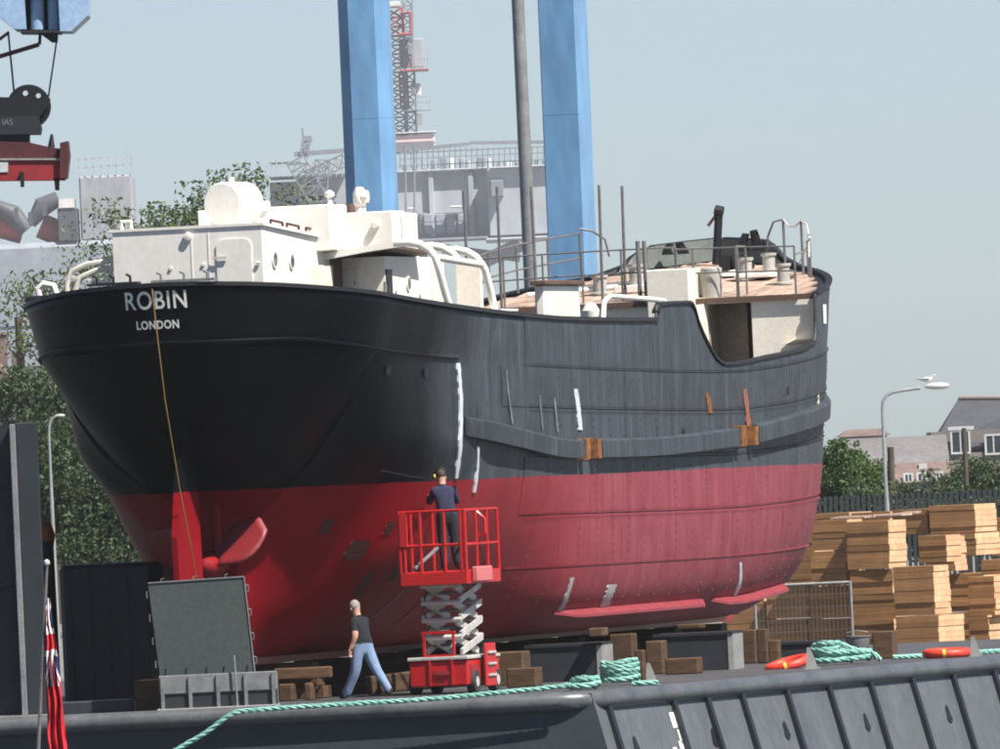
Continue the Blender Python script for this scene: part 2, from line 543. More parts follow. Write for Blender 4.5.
# ================================================================ THE SHIP
TH, S0, ZK = R(14.0), -5.87, 0.78
SHIP = empty('coaster_ship', (S0, 0, ZK), -TH, 'black and red riveted steam coaster propped on the grey pontoon', 'ship')
LEN, BM = 43.3, 3.80


def Bd(s):
    ls = 4.0
    if s < ls:
        return 3.23 * math.sqrt(max(0.0, 1 - ((ls - s) / ls) ** 2.3))
    if s < 16:
        qq = (s - ls) / (16 - ls)
        return 3.23 + (3.60 - 3.23) * (1 - (1 - qq) ** 2)
    if s < 31:
        return 3.60 + (BM - 3.60) * smoothstep(16, 31, s)
    return BM * max(0.0, 1 - ((s - 31.0) / (LEN - 31.0)) ** 4.0)


_zt = pchip([0, .5, 1.8, 3.9, 6.35, 10.3, 14.5, 20.8, 21.85, 21.95, 24.3, 24.6, 24.86, 25.6, 26.3, 26.9, 27.6, 30.6, 34.75, 34.95, 35.1, 37, 38.5, 40.0, 41.5, 41.9, 43.3],
            [7.33, 7.27, 7.13, 6.99, 6.86, 6.70, 6.59, 6.56, 6.57, 6.85, 6.90, 6.84, 6.57, 6.10, 5.80, 5.72, 5.73, 5.86, 6.14, 6.3, 7.07, 7.26, 7.43, 7.60, 7.82, 8.22, 8.40])
zt = _zt
zk = pchip([0, 1, 1.9, 5, 10, 17.4, 24.7, 27, 30.6, 37.7, 43.3], [6.33, 6.32, 6.22, 6.02, 5.86, 5.69, 5.59, 5.58, 5.65, 6.02, 6.5])
SP = 3.4
zc = pchip([0, .4, 1.0, 1.7, 2.5, 3.4], [6.33, 5.9, 5.25, 4.55, 3.95, 3.45])
_ZL = [0.78, 0.85, 1.1, 1.6, 2.3, 3.0, 3.75, 4.6]
_ST = [3.4, 4.5, 6.2, 8.4, 12.0, 16.0, 22.0, 29.0, 33.0, 36.0, 38.0, 40.0, 41.7, 42.7, 43.3]
_TB = [[.05, .06, .08, .14, .30, .60, 1.25, 2.15],
       [.07, .12, .25, .55, .95, 1.50, 2.15, 2.78],
       [.08, .27, .62, 1.30, 1.95, 2.38, 2.74, 3.10],
       [.10, .65, 1.28, 2.02, 2.56, 2.90, 3.14, 3.31],
       [.10, 1.15, 1.80, 2.48, 2.95, 3.24, 3.40, 3.47],
       [.10, 2.30, 2.95, 3.38, 3.54, 3.58, 3.60, 3.60],
       [.10, 2.60, 3.10, 3.48, 3.60, 3.63, 3.63, 3.63],
       [.10, 2.55, 3.05, 3.48, 3.66, 3.72, 3.74, 3.76],
       [.10, 2.05, 2.70, 3.22, 3.52, 3.64, 3.70, 3.73],
       [.10, 1.40, 2.15, 2.82, 3.20, 3.38, 3.48, 3.53],
       [.09, .75, 1.35, 1.95, 2.45, 2.75, 2.95, 3.10],
       [.07, .35, .70, 1.10, 1.48, 1.74, 1.93, 2.08],
       [.06, .16, .30, .50, .72, .90, 1.04, 1.15],
       [.04, .08, .14, .22, .33, .42, .50, .56],
       [.02, .02, .02, .02, .02, .02, .02, .02]]
_cols = [pchip(_ST, [row[i] for row in _TB]) for i in range(len(_ZL))]


def bk(s):
    if s < 14:
        return Bd(s) * (0.93 + 0.07 * smoothstep(4, 14, s))
    return Bd(s) * (1 - 0.10 * smoothstep(35, 41, s))


_cache = {}


def half(s, z):
    """half breadth of the hull at station s (m from taffrail) and height z (m above pontoon deck)"""
    k = zk(s)
    if z >= k:
        tt = (z - k) / max(0.05, max(zt(s), k + 0.9) - k)
        return bk(s) + (Bd(s) - bk(s)) * min(tt, 1.3)
    if s < SP:
        b = zc(s)
        if z <= b:
            return 0.0
        return bk(s) * ((z - b) / max(k - b, 1e-3)) ** 0.45
    key = round(s, 3)
    if key not in _cache:
        _cache[key] = pchip(_ZL + [k], [c(s) for c in _cols] + [bk(s)])
    return _cache[key](z)


def yoff(s, z):
    k = zk(s)
    r = 0.17 * max(0.0, 1 - s / 4.0)
    if z >= k:
        return r * (1 - min(1, (z - k) / 0.95))
    return r


def hp(s, z, side=1, off=0.0):
    """point on the hull in ship coordinates (x starboard, y forward, z above keel)"""
    p = Vector((side * half(s, z), s + yoff(s, z), z - ZK))
    if off:
        e = 0.06
        a = Vector((side * half(s + e, z), s + e + yoff(s + e, z), z))
        b = Vector((side * half(max(s - e, 0), z), max(s - e, 0) + yoff(max(s - e, 0), z), z))
        c_ = Vector((side * half(s, z + e), s + yoff(s, z + e), z + e))
        d_ = Vector((side * half(s, z - e), s + yoff(s, z - e), z - e))
        n = (a - b).cross(c_ - d_)
        if n.length > 1e-9:
            n.normalize()
            if n.x * side < 0 or (abs(n.x) < 1e-3 and n.y > 0):
                n = -n
            p += n * off
    return p


def hull_mesh():
    ss = sorted(set([round(4.0 * (1 - math.cos(a)), 4) for a in np.linspace(0, math.pi / 2, 26)] + [3.39, 3.4] + [round(x, 3) for x in np.arange(4.25, 43.3, 0.25)]
                    + [round(x, 3) for x in np.arange(24.3, 27.6, 0.1)] + [21.85, 21.95, 34.75, 34.95, 35.1, 43.05, 43.2, 43.3]))
    NV, NT_ = 50, 6
    v, f = [], []
    rows = NV + NT_ + 1
    for side in (1, -1):
        base = len(v)
        for s in ss:
            k = zk(s)
            b = zc(s) if s < SP else ZK
            top = max(zt(s), k + 0.02)
            for r in range(rows):
                if r <= NV:
                    z = max(b, ZK + (k - ZK) * (r / NV) ** 1.25)
                else:
                    z = k + (top - k) * (r - NV) / NT_
                v.append(hp(s, z, side)[:] if z > b else (0.0 if s < SP else side * half(s, b), s + yoff(s, b), b - ZK))
        for i in range(len(ss) - 1):
            for r in range(rows - 1):
                a = base + i * rows + r
                q4 = (a, a + rows, a + rows + 1, a + 1)
                f.append(q4 if side > 0 else q4[::-1])
    me = bpy.data.meshes.new('hull')
    me.from_pydata(v, [], f)
    bm = bmesh.new()
    bm.from_mesh(me)
    bmesh.ops.remove_doubles(bm, verts=bm.verts[:], dist=0.0005)
    bmesh.ops.dissolve_degenerate(bm, edges=bm.edges[:], dist=1e-5)
    bm.to_mesh(me)
    bm.free()
    shade_auto(me, 30)
    me.materials.append(M['hull'])
    me.materials.append(M['seam'])
    for pl_ in me.polygons:
        c_ = pl_.center
        if c_.x > 1 and 12.2 < c_.y < 38.2 and 0.6 < c_.z:
            sz = c_.z + ZK
            if sz < zt(c_.y) - 0.15:
                pl_.material_index = 1
    return me


HULL = link('hull', hull_mesh(), M['hull'], SHIP)
sol = HULL.modifiers.new('thickness', 'SOLIDIFY')
sol.thickness = 0.05
sol.offset = -1

# lapped shell plates of the starboard side, each its own piece
SEAM = [1.22, 2.05, 3.0, 4.02, 4.88, 5.62]


def seam_z(i, s):
    if i >= len(SEAM):
        return zt(s) - 0.012
    w = (SEAM[i] - 1.0) / (5.62 - 1.0)
    return SEAM[i] + w * (zk(s) - 5.62) * (1.0 if s > 20 else 0.8) - (0.02 if i == 5 else 0)


def plate(i, s0, s1, off):
    n = max(3, int((s1 - s0) / 0.13))
    ph, am = random.uniform(0, 6), random.uniform(.004, .0085)
    m = 6
    mb = MB()
    vs = []
    g = 0.009
    for a in range(n + 1):
        s = s0 + g + (s1 - s0 - 2 * g) * a / n
        z0, z1 = seam_z(i, s) + g, seam_z(i + 1, s) - g
        if z1 < z0 + 0.05:
            z1 = z0 + 0.05
        for b in range(m + 1):
            z = z0 + (z1 - z0) * b / m
            vs.append(hp(s, z, 1, off + am * (0.5 + 0.5 * math.sin(2 * math.pi * s / 0.61 + ph * .2)) * math.sin(math.pi * b / m) ** .5 + .003 * math.sin(s * 2.1 + ph + b)))
    fs = []
    R_ = m + 1
    for a in range(n):
        for b in range(m):
            k = a * R_ + b
            fs.append((k, k + R_, k + R_ + 1, k + 1))
    ring = [a * R_ for a in range(n + 1)] + [n * R_ + b for b in range(1, m + 1)] + [a * R_ + m for a in range(n - 1, -1, -1)] + [b for b in range(m - 1, 0, -1)]
    nb = len(vs)
    for k in ring:
        p = vs[k].copy()
        p.x -= 0.03
        vs.append(p)
    for a in range(len(ring)):
        b = (a + 1) % len(ring)
        fs.append((ring[a], nb + a, nb + b, ring[b]))
    mb.add(vs, fs)
    return mb


for i in range(len(SEAM)):
    x = 9.0 + (i % 3) * 1.5
    first = True
    while x < 38.4:
        ln = 4.3 + random.uniform(-0.4, 0.5)
        x1 = min(x + ln, 38.6)
        if x1 > 37.6:
            x1 = 38.6
        plate(i, x, x1, 0.007 if i % 2 else 0.015).build('hull_plate', M['hull'], HULL, smooth=True)
        x = x1


rv_v, rv_f = [], []


def rivet(s, z):
    c0 = hp(s, z, 1, 0.018)
    c1 = hp(s, z, 1, 0.036)
    a = len(rv_v)
    r_ = 0.016
    for ds, dz in ((-r_, -r_), (r_, -r_), (r_, r_), (-r_, r_)):
        rv_v.append(c0 + Vector((0, ds, dz)))
    for ds, dz in ((-r_, -r_), (r_, -r_), (r_, r_), (-r_, r_)):
        rv_v.append(c1 + Vector((0, ds * .5, dz * .5)))
    rv_f.extend([(a + 4, a + 5, a + 6, a + 7)] + [(a + k, a + (k + 1) % 4, a + 4 + (k + 1) % 4, a + 4 + k) for k in range(4)])


for i in range(1, len(SEAM)):
    for s in np.arange(12.3, 38.3, 0.11):
        rivet(s, seam_z(i, s) + 0.05)
        if i % 2 == 0:
            rivet(s, seam_z(i, s) - 0.05)
for k, s in enumerate(np.arange(13.0, 38.0, 1.22)):
    for i in range(len(SEAM) - 1):
        z0, z1 = seam_z(i, s), seam_z(i + 1, s)
        for z in np.arange(z0 + .1, z1 - .1, 0.15):
            rivet(s, z)
rvo = MB().add(rv_v, rv_f).build('rivet_rows', M['hull'], HULL)
rvo['kind'] = 'stuff'


def hull_px(px, py, side=1):
    """station and height where the photograph shows a spot on the starboard shell"""
    best = None
    for s in np.arange(0.3, 39.5, 0.02):
        b = 3.5
        for _ in range(2):
            X = S0 + s * math.sin(TH) + b * math.cos(TH)
            Y = s * math.cos(TH) - b * math.sin(TH)
            w = at(px, py, Y + DIST)
            b = half(s, min(max(w.z, 0.9), 7.2))
        X = S0 + s * math.sin(TH) + b * math.cos(TH)
        e = abs(w.x - X)
        if best is None or e < best[0]:
            best = (e, s, w.z)
    return best[1], best[2]


def streak(name, pxs, w, mat, off=0.034, parent=None):
    """strip that lies on the shell through the given spots"""
    pts = [hull_px(*p) for p in pxs]
    vs, fs = [], []
    fine = []
    for a, b in zip(pts[:-1], pts[1:]):
        for k in range(6):
            fine.append((a[0] + (b[0] - a[0]) * k / 6, a[1] + (b[1] - a[1]) * k / 6))
    fine.append(pts[-1])
    for j, (s, z) in enumerate(fine):
        ww = w * random.uniform(0.75, 1.2)
        for sg in (-1, 1):
            vs.append(hp(s + sg * ww / 2, z, 1, off))
    for j in range(len(fine) - 1):
        fs.append((2 * j, 2 * j + 1, 2 * j + 3, 2 * j + 2))
    nb = len(vs)
    for p in vs[:nb]:
        vs.append(p - Vector((0.03, 0, 0)))
    for j in range(len(fine) - 1):
        for c_ in (0, 1):
            a, b = 2 * j + c_, 2 * j + 2 + c_
            fs.append((a, b, nb + b, nb + a))
    return MB().add(vs, fs).build(name, mat, parent or HULL)


streak('primer_streak', [(457, 363), (460, 400), (459, 440), (455, 478)], 0.17, M['primer'])['label'] = 'long white primer streak beside the worker'
streak('primer_streak', [(477, 446), (476, 470), (473, 492)], 0.12, M['primer'])
streak('primer_streak', [(505, 370), (507, 395), (511, 424)], 0.08, M['primer_dim'])
streak('primer_streak', [(574, 389), (577, 410), (579, 430)], 0.26, M['primer'])
streak('primer_streak', [(538, 395), (541, 430)], 0.07, M['primer_dim'])
streak('primer_streak', [(553, 398), (556, 432)], 0.09, M['primer_dim'])
streak('primer_streak', [(611, 584), (606, 598), (597, 615)], 0.62, M['primer_grey'])['label'] = 'grey primer patch on the red bilge'
streak('rust_streak', [(743, 389), (748, 428)], 0.35, M['red_lead'])
streak('rust_streak', [(706, 393), (709, 413)], 0.3, M['rust'])
streak('primer_streak', [(571, 577), (566, 595), (557, 612)], 0.16, M['primer_grey'])
streak('primer_streak', [(739, 562), (739, 580), (730, 600)], 0.22, M['primer'])
M['touch_up'] = worn('dark_touch_up_paint', (0.035, 0.012, 0.010), (0.07, 0.012, 0.012), 0.6, scale=4)
for pts_, w_ in (([(362, 540), (352, 560)], .45), ([(392, 522), (386, 534)], .28), ([(372, 572), (356, 596)], .22), ([(398, 566), (390, 580)], .2), ([(330, 520), (322, 534)], .2)):
    streak('touch_up_patch', pts_, w_, M['touch_up'], 0.012)
streak('scrape', [(404, 590), (388, 604), (372, 617)], .05, M['primer_dim'], 0.012)
streak('scrape', [(380, 470), (410, 476), (425, 478)], .05, M['primer_dim'], 0.012)
for p in ((683, 432), (787, 390), (812, 378), (425, 373), (387, 370)):
    s, z = hull_px(*p)
    sc = MB()
    pts = []
    for k in range(10):
        a = 2 * math.pi * k / 10
        pts.append(hp(s + 0.11 * math.cos(a), z + 0.09 * math.sin(a), 1, 0.03))
    sc.add(pts, [tuple(range(10))])
    sc.build('scupper', M['black_steel'], HULL)


# knuckle moulding round the stern
mpts = [hp(s, zk(s) + 0.01, -1, 0.03) for s in [7, 6, 5, 4, 3, 2.4, 1.9, 1.4, 1.0, .7, .45, .25, .1]]
mpts += [Vector((0, yoff(0, 6.33) - 0.03, zk(0) + 0.01 - ZK))]
mpts += [hp(s, zk(s) + 0.01, 1, 0.03) for s in [.1, .25, .45, .7, 1.0, 1.4, 1.9, 2.4, 3, 4, 5, 6, 7, 8]]
MB().tube(mpts, 0.035, 8).build('knuckle_moulding', M['hull'], SHIP, smooth=True)

# bulwark cap rail, starboard and port, following the sheer
def cap(side, s_list, w=0.13, h=0.07, name='cap_rail'):
    mb = MB()
    vs, fs = [], []
    for s in s_list:
        z = zt(s)
        p = hp(s, z, side)
        inn = Vector((-side, 0, 0)) if s > 1.2 else Vector((-side * min(1, s), 1 - min(1, s) * .6, 0)).normalized()
        if s > 40:
            inn = Vector((-side, -0.6, 0)).normalized()
        for dx, dz in ((-0.05, -0.015), (w, -0.015), (w, h - 0.015), (-0.05, h - 0.015)):
            vs.append(p + inn * dx + Vector((0, 0, dz)))
    for i in range(len(s_list) - 1):
        for k in range(4):
            a, b = 4 * i + k, 4 * i + (k + 1) % 4
            fs.append((a, b, b + 4, a + 4))
    fs += [(0, 1, 2, 3), tuple(4 * (len(s_list) - 1) + k for k in (3, 2, 1, 0))]
    return mb.add(vs, fs).build(name, M['cap'], SHIP)


sl = [0, .02, .08, .2, .4, .7, 1.1, 1.6, 2.2, 3, 4, 5, 6.3, 8, 10, 12, 14.5, 17, 20, 21.84]
for side in (1, -1):
    cap(side, sl)
    cap(side, [21.9, 22.2, 23, 24, 24.3, 24.5, 24.7, 24.9, 25.2, 25.5, 25.8, 26.1, 26.4, 26.8, 27.3, 28, 29, 30.6, 32, 33.5, 34.7], 0.10, 0.05)
    cap(side, [35.15, 36, 37, 38, 38.6, 39.2, 39.8, 40.2, 40.6, 41, 41.6, 42.2, 42.8, 43.2], 0.08, 0.045)

# rubbing strake along the starboard side
rz = pchip([8.2, 11, 14.8, 20, 27, 32, 37.7, 40.5], [4.70, 4.48, 4.22, 4.20, 4.32, 4.54, 4.92, 5.15])


def strake(s0, s1, name='rubbing_strake'):
    vs, fs = [], []
    n = max(2, int((s1 - s0) / 0.3))
    for i in range(n + 1):
        s = s0 + (s1 - s0) * i / n
        z = rz(s)
        out = 0.16 * smoothstep(8.0, 10.0, s) * (1 - .65 * smoothstep(35.0, 38.0, s)) + 0.04
        for dz, o_ in ((-0.175, 0.0), (-0.165, out), (0.14, out), (0.175, out * .75), (0.185, 0.0)):
            vs.append(hp(s, z + dz, 1, o_))
    for i in range(n):
        for k in range(4):
            a = 5 * i + k
            fs.append((a, a + 5, a + 6, a + 1))
    fs += [(0, 1, 2, 3, 4), tuple(5 * n + k for k in (4, 3, 2, 1, 0))]
    return MB().add(vs, fs).build(name, M['hull'], SHIP)


strake(8.2, 15.25)
strake(16.55, 27.2)
strake(28.75, 40.5)


def patch(s0, s1):
    z = rz((s0 + s1) / 2)
    g = MB()
    vs = [hp(s, zz, 1, 0.035) for s in (s0, (s0 + s1) / 2, s1) for zz in (z - 0.2, z + 0.2)]
    g.add(vs, [(0, 2, 3, 1), (2, 4, 5, 3)])
    g.build('bare_steel_patch', M['rust'], HULL)
    for s in (s0 + 0.04, s1 - 0.32):
        b = MB()
        vs = []
        for ss_ in (s, s + 0.28):
            for zz, o_ in ((z - .18, .03), (z - .18, .2), (z + .18, .2), (z + .18, .03)):
                vs.append(hp(ss_, zz, 1, o_))
        b.add(vs, [(0, 1, 2, 3), (7, 6, 5, 4), (0, 4, 5, 1), (1, 5, 6, 2), (2, 6, 7, 3)])
        b.build('strake_bracket', M['rust'], HULL)


patch(15.3, 16.5)
patch(27.25, 28.7)


# bilge keels
def bilge(s0, s1):
    vs, fs = [], []
    n = int((s1 - s0) / 0.35)
    for i in range(n + 1):
        s = s0 + (s1 - s0) * i / n
        e = min(1, (s - s0) / 0.7, (s1 - s) / 0.7) * 0.20 + 0.02
        z = 1.30
        if s > 29:
            z += 0.03 * (s - 29)
        a = hp(s, z, 1, -0.02)
        b = hp(s, z - 0.02, 1, 0.0) + Vector((e, 0, -e * 0.42))
        vs += [a, a - Vector((0, 0, 0.06)), b - Vector((0, 0, 0.05)), b]
    for i in range(n):
        for k in range(4):
            a, b = 4 * i + k, 4 * i + (k + 1) % 4
            fs.append((a, b, b + 4, a + 4))
    fs += [(0, 1, 2, 3), tuple(4 * n + k for k in (3, 2, 1, 0))]
    MB().add(vs, fs).build('bilge_keel', M['ship_pink'], SHIP)


bilge(15.2, 26.2)
bilge(26.9, 34.6)

# keel bar, rudder, propeller
MB().box(-0.09, 0.09, 3.4, 42.4, -0.12, 0.02).build('keel_bar', M['ship_red'], SHIP)
MB().tube([(0, 3.36, -0.05), (0, 3.36, 2.2), (0, 3.36, 3.2)], [0.07, 0.07, 0.08], 8).build('stern_post', M['hull'], SHIP)
rud = MB()
prof = [(0.60, 0.25), (0.50, 2.2), (0.80, 3.1), (1.3, 4.2), (1.9, 4.1), (2.05, 0.2)]
for w, ys in ((0.11, 1.0),):
    left = [(-w * (0.5 if y < 2.6 else 1), y, z) for y, z in prof]
    rud.prism(left, (0, 0, 0), (0, 0, 0))
rud = MB()
rv = [(sx * (0.075 if y > 1.7 else 0.05), y, z) for sx in (-1, 1) for y, z in prof]
n6 = len(prof)
rud.add(rv, [tuple(range(n6)), tuple(range(2 * n6 - 1, n6 - 1, -1))] + [(i, (i + 1) % n6, n6 + (i + 1) % n6, n6 + i) for i in range(n6)])
rud.build('rudder', M['hull'], SHIP)
pr = MB().lathe([(0.03, 2.35), (0.12, 2.4), (0.2, 2.6), (0.22, 2.85), (0.18, 3.45)], (0, 0, 1.67), 16, 'Y')
M['prop'] = worn('dull_red_propeller', (0.22, 0.018, 0.022), (0.17, 0.012, 0.015), 0.5, scale=3)
PROP = pr.build('propeller', M['ship_red'], SHIP, smooth=True)
for k in range(3):
    ang = R(35 + 120 * k)
    vs, fs = [], []
    nr, nc = 8, 6
    for i in range(nr + 1):
        r = 0.15 + 1.05 * i / nr
        wid = 0.43 * math.sin(math.pi * min(1, 0.12 + 0.80 * i / nr)) + 0.04
        tw = R(58 - 32 * i / nr)
        for j in range(nc + 1):
            c_ = (j / nc - 0.5) * 2 * wid
            x, y = c_ * math.cos(tw), c_ * math.sin(tw)
            y += 0.10 * (r - 0.15)
            vs.append((r * math.cos(ang) - x * math.sin(ang), 2.75 + y, 1.67 + r * math.sin(ang) + x * math.cos(ang)))
    for i in range(nr):
        for j in range(nc):
            a = i * (nc + 1) + j
            fs.append((a, a + 1, a + nc + 2, a + nc + 1))
    bl = MB().add(vs, fs).build('blade', M['prop'], PROP, smooth=True)
    mo = bl.modifiers.new('thickness', 'SOLIDIFY')
    mo.thickness = 0.05
    mo.offset = 0


# lettering on the stern
def stern_y(t, z):
    a, b = 0.0, 3.9
    for _ in range(40):
        m_ = (a + b) / 2
        if half(m_, z) < abs(t):
            a = m_
        else:
            b = m_
    return b + yoff(b, z)


def letters(txt, name, height, zc_, x0, x1, thick):
    cu = bpy.data.curves.new(name, 'FONT')
    cu.body = txt
    cu.offset = thick
    cu.space_character = 1.12
    to = bpy.data.objects.new(name, cu)
    C.objects.link(to)
    dg = bpy.context.evaluated_depsgraph_get()
    me = bpy.data.meshes.new_from_object(to.evaluated_get(dg))
    bpy.data.objects.remove(to)
    xs = [v.co.x for v in me.vertices]
    ys = [v.co.y for v in me.vertices]
    ax, bx, ay, by = min(xs), max(xs), min(ys), max(ys)
    bm = bmesh.new()
    bm.from_mesh(me)
    bmesh.ops.triangulate(bm, faces=bm.faces[:])
    for _ in range(2):
        bmesh.ops.subdivide_edges(bm, edges=[e for e in bm.edges if e.calc_length() > 0.12], cuts=1)
    for v in bm.verts:
        t = x0 + (v.co.x - ax) / (bx - ax) * (x1 - x0)
        z = zc_ + ((v.co.y - ay) / (by - ay) - 0.5) * height
        v.co = Vector((t, stern_y(t, z) - 0.012, z - ZK))
    bm.to_mesh(me)
    bm.free()
    o_ = link(name, me, M['letter'], HULL)
    o_['label'] = 'white letters ' + txt
    return o_


letters('ROBIN', 'name_lettering', 0.315, 7.085, -0.57, 0.53, 0.014)
letters('LONDON', 'port_lettering', 0.15, 6.66, -0.40, 0.36, 0.03)

# ---------------- poop deckhouse
DK = 6.0


def L(t, s, z):
    return (t, s, z - ZK)


dh = MB()
w0, w1 = -1.45, 1.24
pts_aft = [(w0, 2.6, 6.0), (w1, 2.6, 6.0), (w1, 2.6, 8.33), (w0, 2.6, 8.33)]
pts_fwd = [(w0, 8.0, 5.8), (w1, 8.0, 5.8), (w1, 8.0, 8.06), (w0, 8.0, 8.06)]
v8 = [L(*p) for p in pts_aft + pts_fwd]
dh.add(v8, [(0, 1, 2, 3), (7, 6, 5, 4), (0, 4, 5, 1), (1, 5, 6, 2), (2, 6, 7, 3), (3, 7, 4, 0)])
HOUSE = dh.build('deckhouse', M['white'], SHIP)
rf = MB()
v8 = [L(w0 - .05, 2.575, 8.335), L(w1 + .05, 2.575, 8.335), L(w1 + .05, 2.575, 8.385), L(w0 - .05, 2.575, 8.385),
      L(w0 - .07, 8.0, 8.065), L(w1 + .07, 8.0, 8.065), L(w1 + .07, 8.0, 8.115), L(w0 - .07, 8.0, 8.115)]
rf.add(v8, [(0, 1, 2, 3), (7, 6, 5, 4), (0, 4, 5, 1), (1, 5, 6, 2), (2, 6, 7, 3), (3, 7, 4, 0)])
rf.build('roof', M['white'], HOUSE)


def door_aft(t0, t1, z0, z1, s, parent, name='door', mat='white', depth=0.022):
    r = min(0.13, (t1 - t0) * .3)
    poly = []
    for cx, cz, a0 in ((t1 - r, z1 - r, 0), (t0 + r, z1 - r, 90), (t0 + r, z0 + r, 180), (t1 - r, z0 + r, 270)):
        for k in range(5):
            a = R(a0 + 90 * k / 4)
            poly.append(L(cx + r * math.cos(a), s, cz + r * math.sin(a)))
    return MB().prism(poly, (0, 0, 0), (0, -depth, 0)).build(name, M[mat], parent)


D1 = door_aft(0.42, 1.05, 6.45, 8.12, 2.598, HOUSE)
MB().box(0.36, 0.62, 2.53, 2.555, 7.78 - ZK, 7.82 - ZK).build('door_handle', M['rail_white'], D1)
MB().tube([L(1.13, 2.57, 7.68), L(1.2, 2.57, 7.68)], 0.02).build('hinge', M['rail_white'], D1)
for t in (0.28, -0.03):
    MB().box(t - .012, t + .012, 2.592, 2.6005, 6.2 - ZK, 8.25 - ZK).build('wall_seam', M['white'], HOUSE)
MB().lathe([(0.02, 2.53), (0.07, 2.54), (0.08, 2.58), (0.06, 2.6)], L(-0.08, 0, 8.2), 12, 'Y').build('wall_lamp', M['white'], HOUSE, smooth=True)
for t, z in ((-0.42, 7.66), (0.17, 7.7)):
    MB().lathe([(0.03, 2.575), (0.035, 2.6)], L(t, 0, z), 8, 'Y').build('bolt', M['cream'], HOUSE)


def porthole(s, z, t, parent, r=0.16):
    g = MB().lathe([(r, t), (r, t + 0.03), (r * .78, t + 0.035)], L(0, s, z), 16, 'X')
    p = g.build('porthole', M['white'], parent, smooth=True)
    MB().lathe([(r * .76, t + 0.01), (r * .76, t + 0.04)], L(0, s, z), 16, 'X').build('porthole_glass', M['glass'], p)


porthole(3.35, 7.75, w1, HOUSE)
porthole(4.5, 7.72, w1, HOUSE, 0.15)
MB().box(w1, w1 + 0.1, 5.9, 7.0, 6.4 - ZK, 7.65 - ZK).build('locker', M['cream'], HOUSE)
d2 = MB().box(w1, w1 + 0.03, 7.2, 7.95, 6.3 - ZK, 7.85 - ZK).build('side_doorway', M['brown_paint'], HOUSE)
# roof grab rails
for s0_, t_ in ((3.6, 1.15), (4.7, 1.15), (6.0, 1.15)):
    z_ = 8.39 - 0.05 * (s0_ - 2.5)
    MB().tube([L(t_, s0_, z_), L(t_, s0_, z_ + .1), L(t_, s0_ + .8, z_ + .06), L(t_, s0_ + .8, z_ - .04)], 0.025, 6).build('grab_rail', M['red_dark'], HOUSE)
MB().tube([L(-1.3, 2.7, 8.38), L(-1.3, 2.7, 8.52), L(-1.13, 2.7, 8.52), L(-1.13, 2.7, 8.38)], 0.035, 8).build('roof_staple', M['white'], HOUSE)

# white water tank on saddle
tk = MB()
tk.lathe([(0.35, -0.42), (0.38, -0.39), (0.38, 0.39), (0.35, 0.42)], (0, 0, 0), 36, 'Y')
TANK = empty('water_tank', L(0.20, 4.7, 8.78), 0)
TANK.parent = SHIP
tkb = tk.build('tank_shell', M['white'], TANK, smooth=True)
tkb.rotation_euler = (0, 0, R(-14))
for s in (4.4, 5.0):
    MB().prism([(-0.46, s - 4.7, -.5), (0.46, s - 4.7, -.5), (0.32, s - 4.7, -.28), (-0.32, s - 4.7, -.28)], (0, 0, 0), (0, .1, 0)).build('saddle', M['white'], TANK)
MB().tube([(0, -.1, .38), (0, -.1, .46)], 0.06).build('filler_cap', M['white'], TANK)

# engine casing boxes
cb = MB().box(-0.9, 1.52, 6.3, 7.5, 7.9 - ZK, 8.72 - ZK, bev=0.02)
CAS = cb.build('engine_casing', M['white'], SHIP)
MB().lathe([(0.09, 6.26), (0.09, 6.31)], L(0.35, 0, 8.75), 12, 'Y').build('lifting_eye', M['white'], CAS)
for (t, s, z, h) in ((1.45, 6.6, 8.72, 0.2), (-0.55, 6.5, 8.72, 0.12)):
    MB().lathe([(0.045, 0), (0.045, h * .6), (0.09, h * .7), (0.09, h), (0.03, h + .05)], L(t, s, z), 10).build('vent', M['white'], CAS, smooth=True)
MB().box(0.72, 0.83, 10.4, 10.9, 7.6 - ZK, 8.80 - ZK).build('exhaust_trunk', M['brown_paint'], CAS)
cb = MB().box(0.9, 1.76, 9.8, 10.7, 6.6 - ZK, 8.62 - ZK, bev=0.02)
CAS2 = cb.build('boiler_casing', M['white'], SHIP)
MB().box(1.76, 1.86, 10.35, 11.2, 6.6 - ZK, 8.58 - ZK, bev=0.03).build('casing_side_trunk', M['white'], CAS2)
MB().lathe([(0.05, 9.70), (0.075, 9.72), (0.075, 9.81)], L(1.45, 0, 8.38), 12, 'Y').build('casing_porthole', M['cream'], CAS2)
cw = MB().tube([L(1.12, 10.0, 8.6), L(1.12, 10.0, 8.86)], 0.10, 12)
cw.lathe([(0.02, 0.22), (0.08, 0.20), (0.125, 0.10), (0.125, -0.06), (0.10, -0.12), (0.05, -0.15)], L(1.12, 9.98, 8.86), 14)
cw.lathe([(0.05, 0), (0.11, .02), (0.11, .12)], L(1.16, 9.96, 8.9), 12, 'X')
cw.build('cowl_vent', M['white'], CAS2, smooth=True)
MB().box(0.4, 0.85, 9.7, 11.5, 6.6 - ZK, 8.28 - ZK).build('casing_step', M['white'], CAS2)

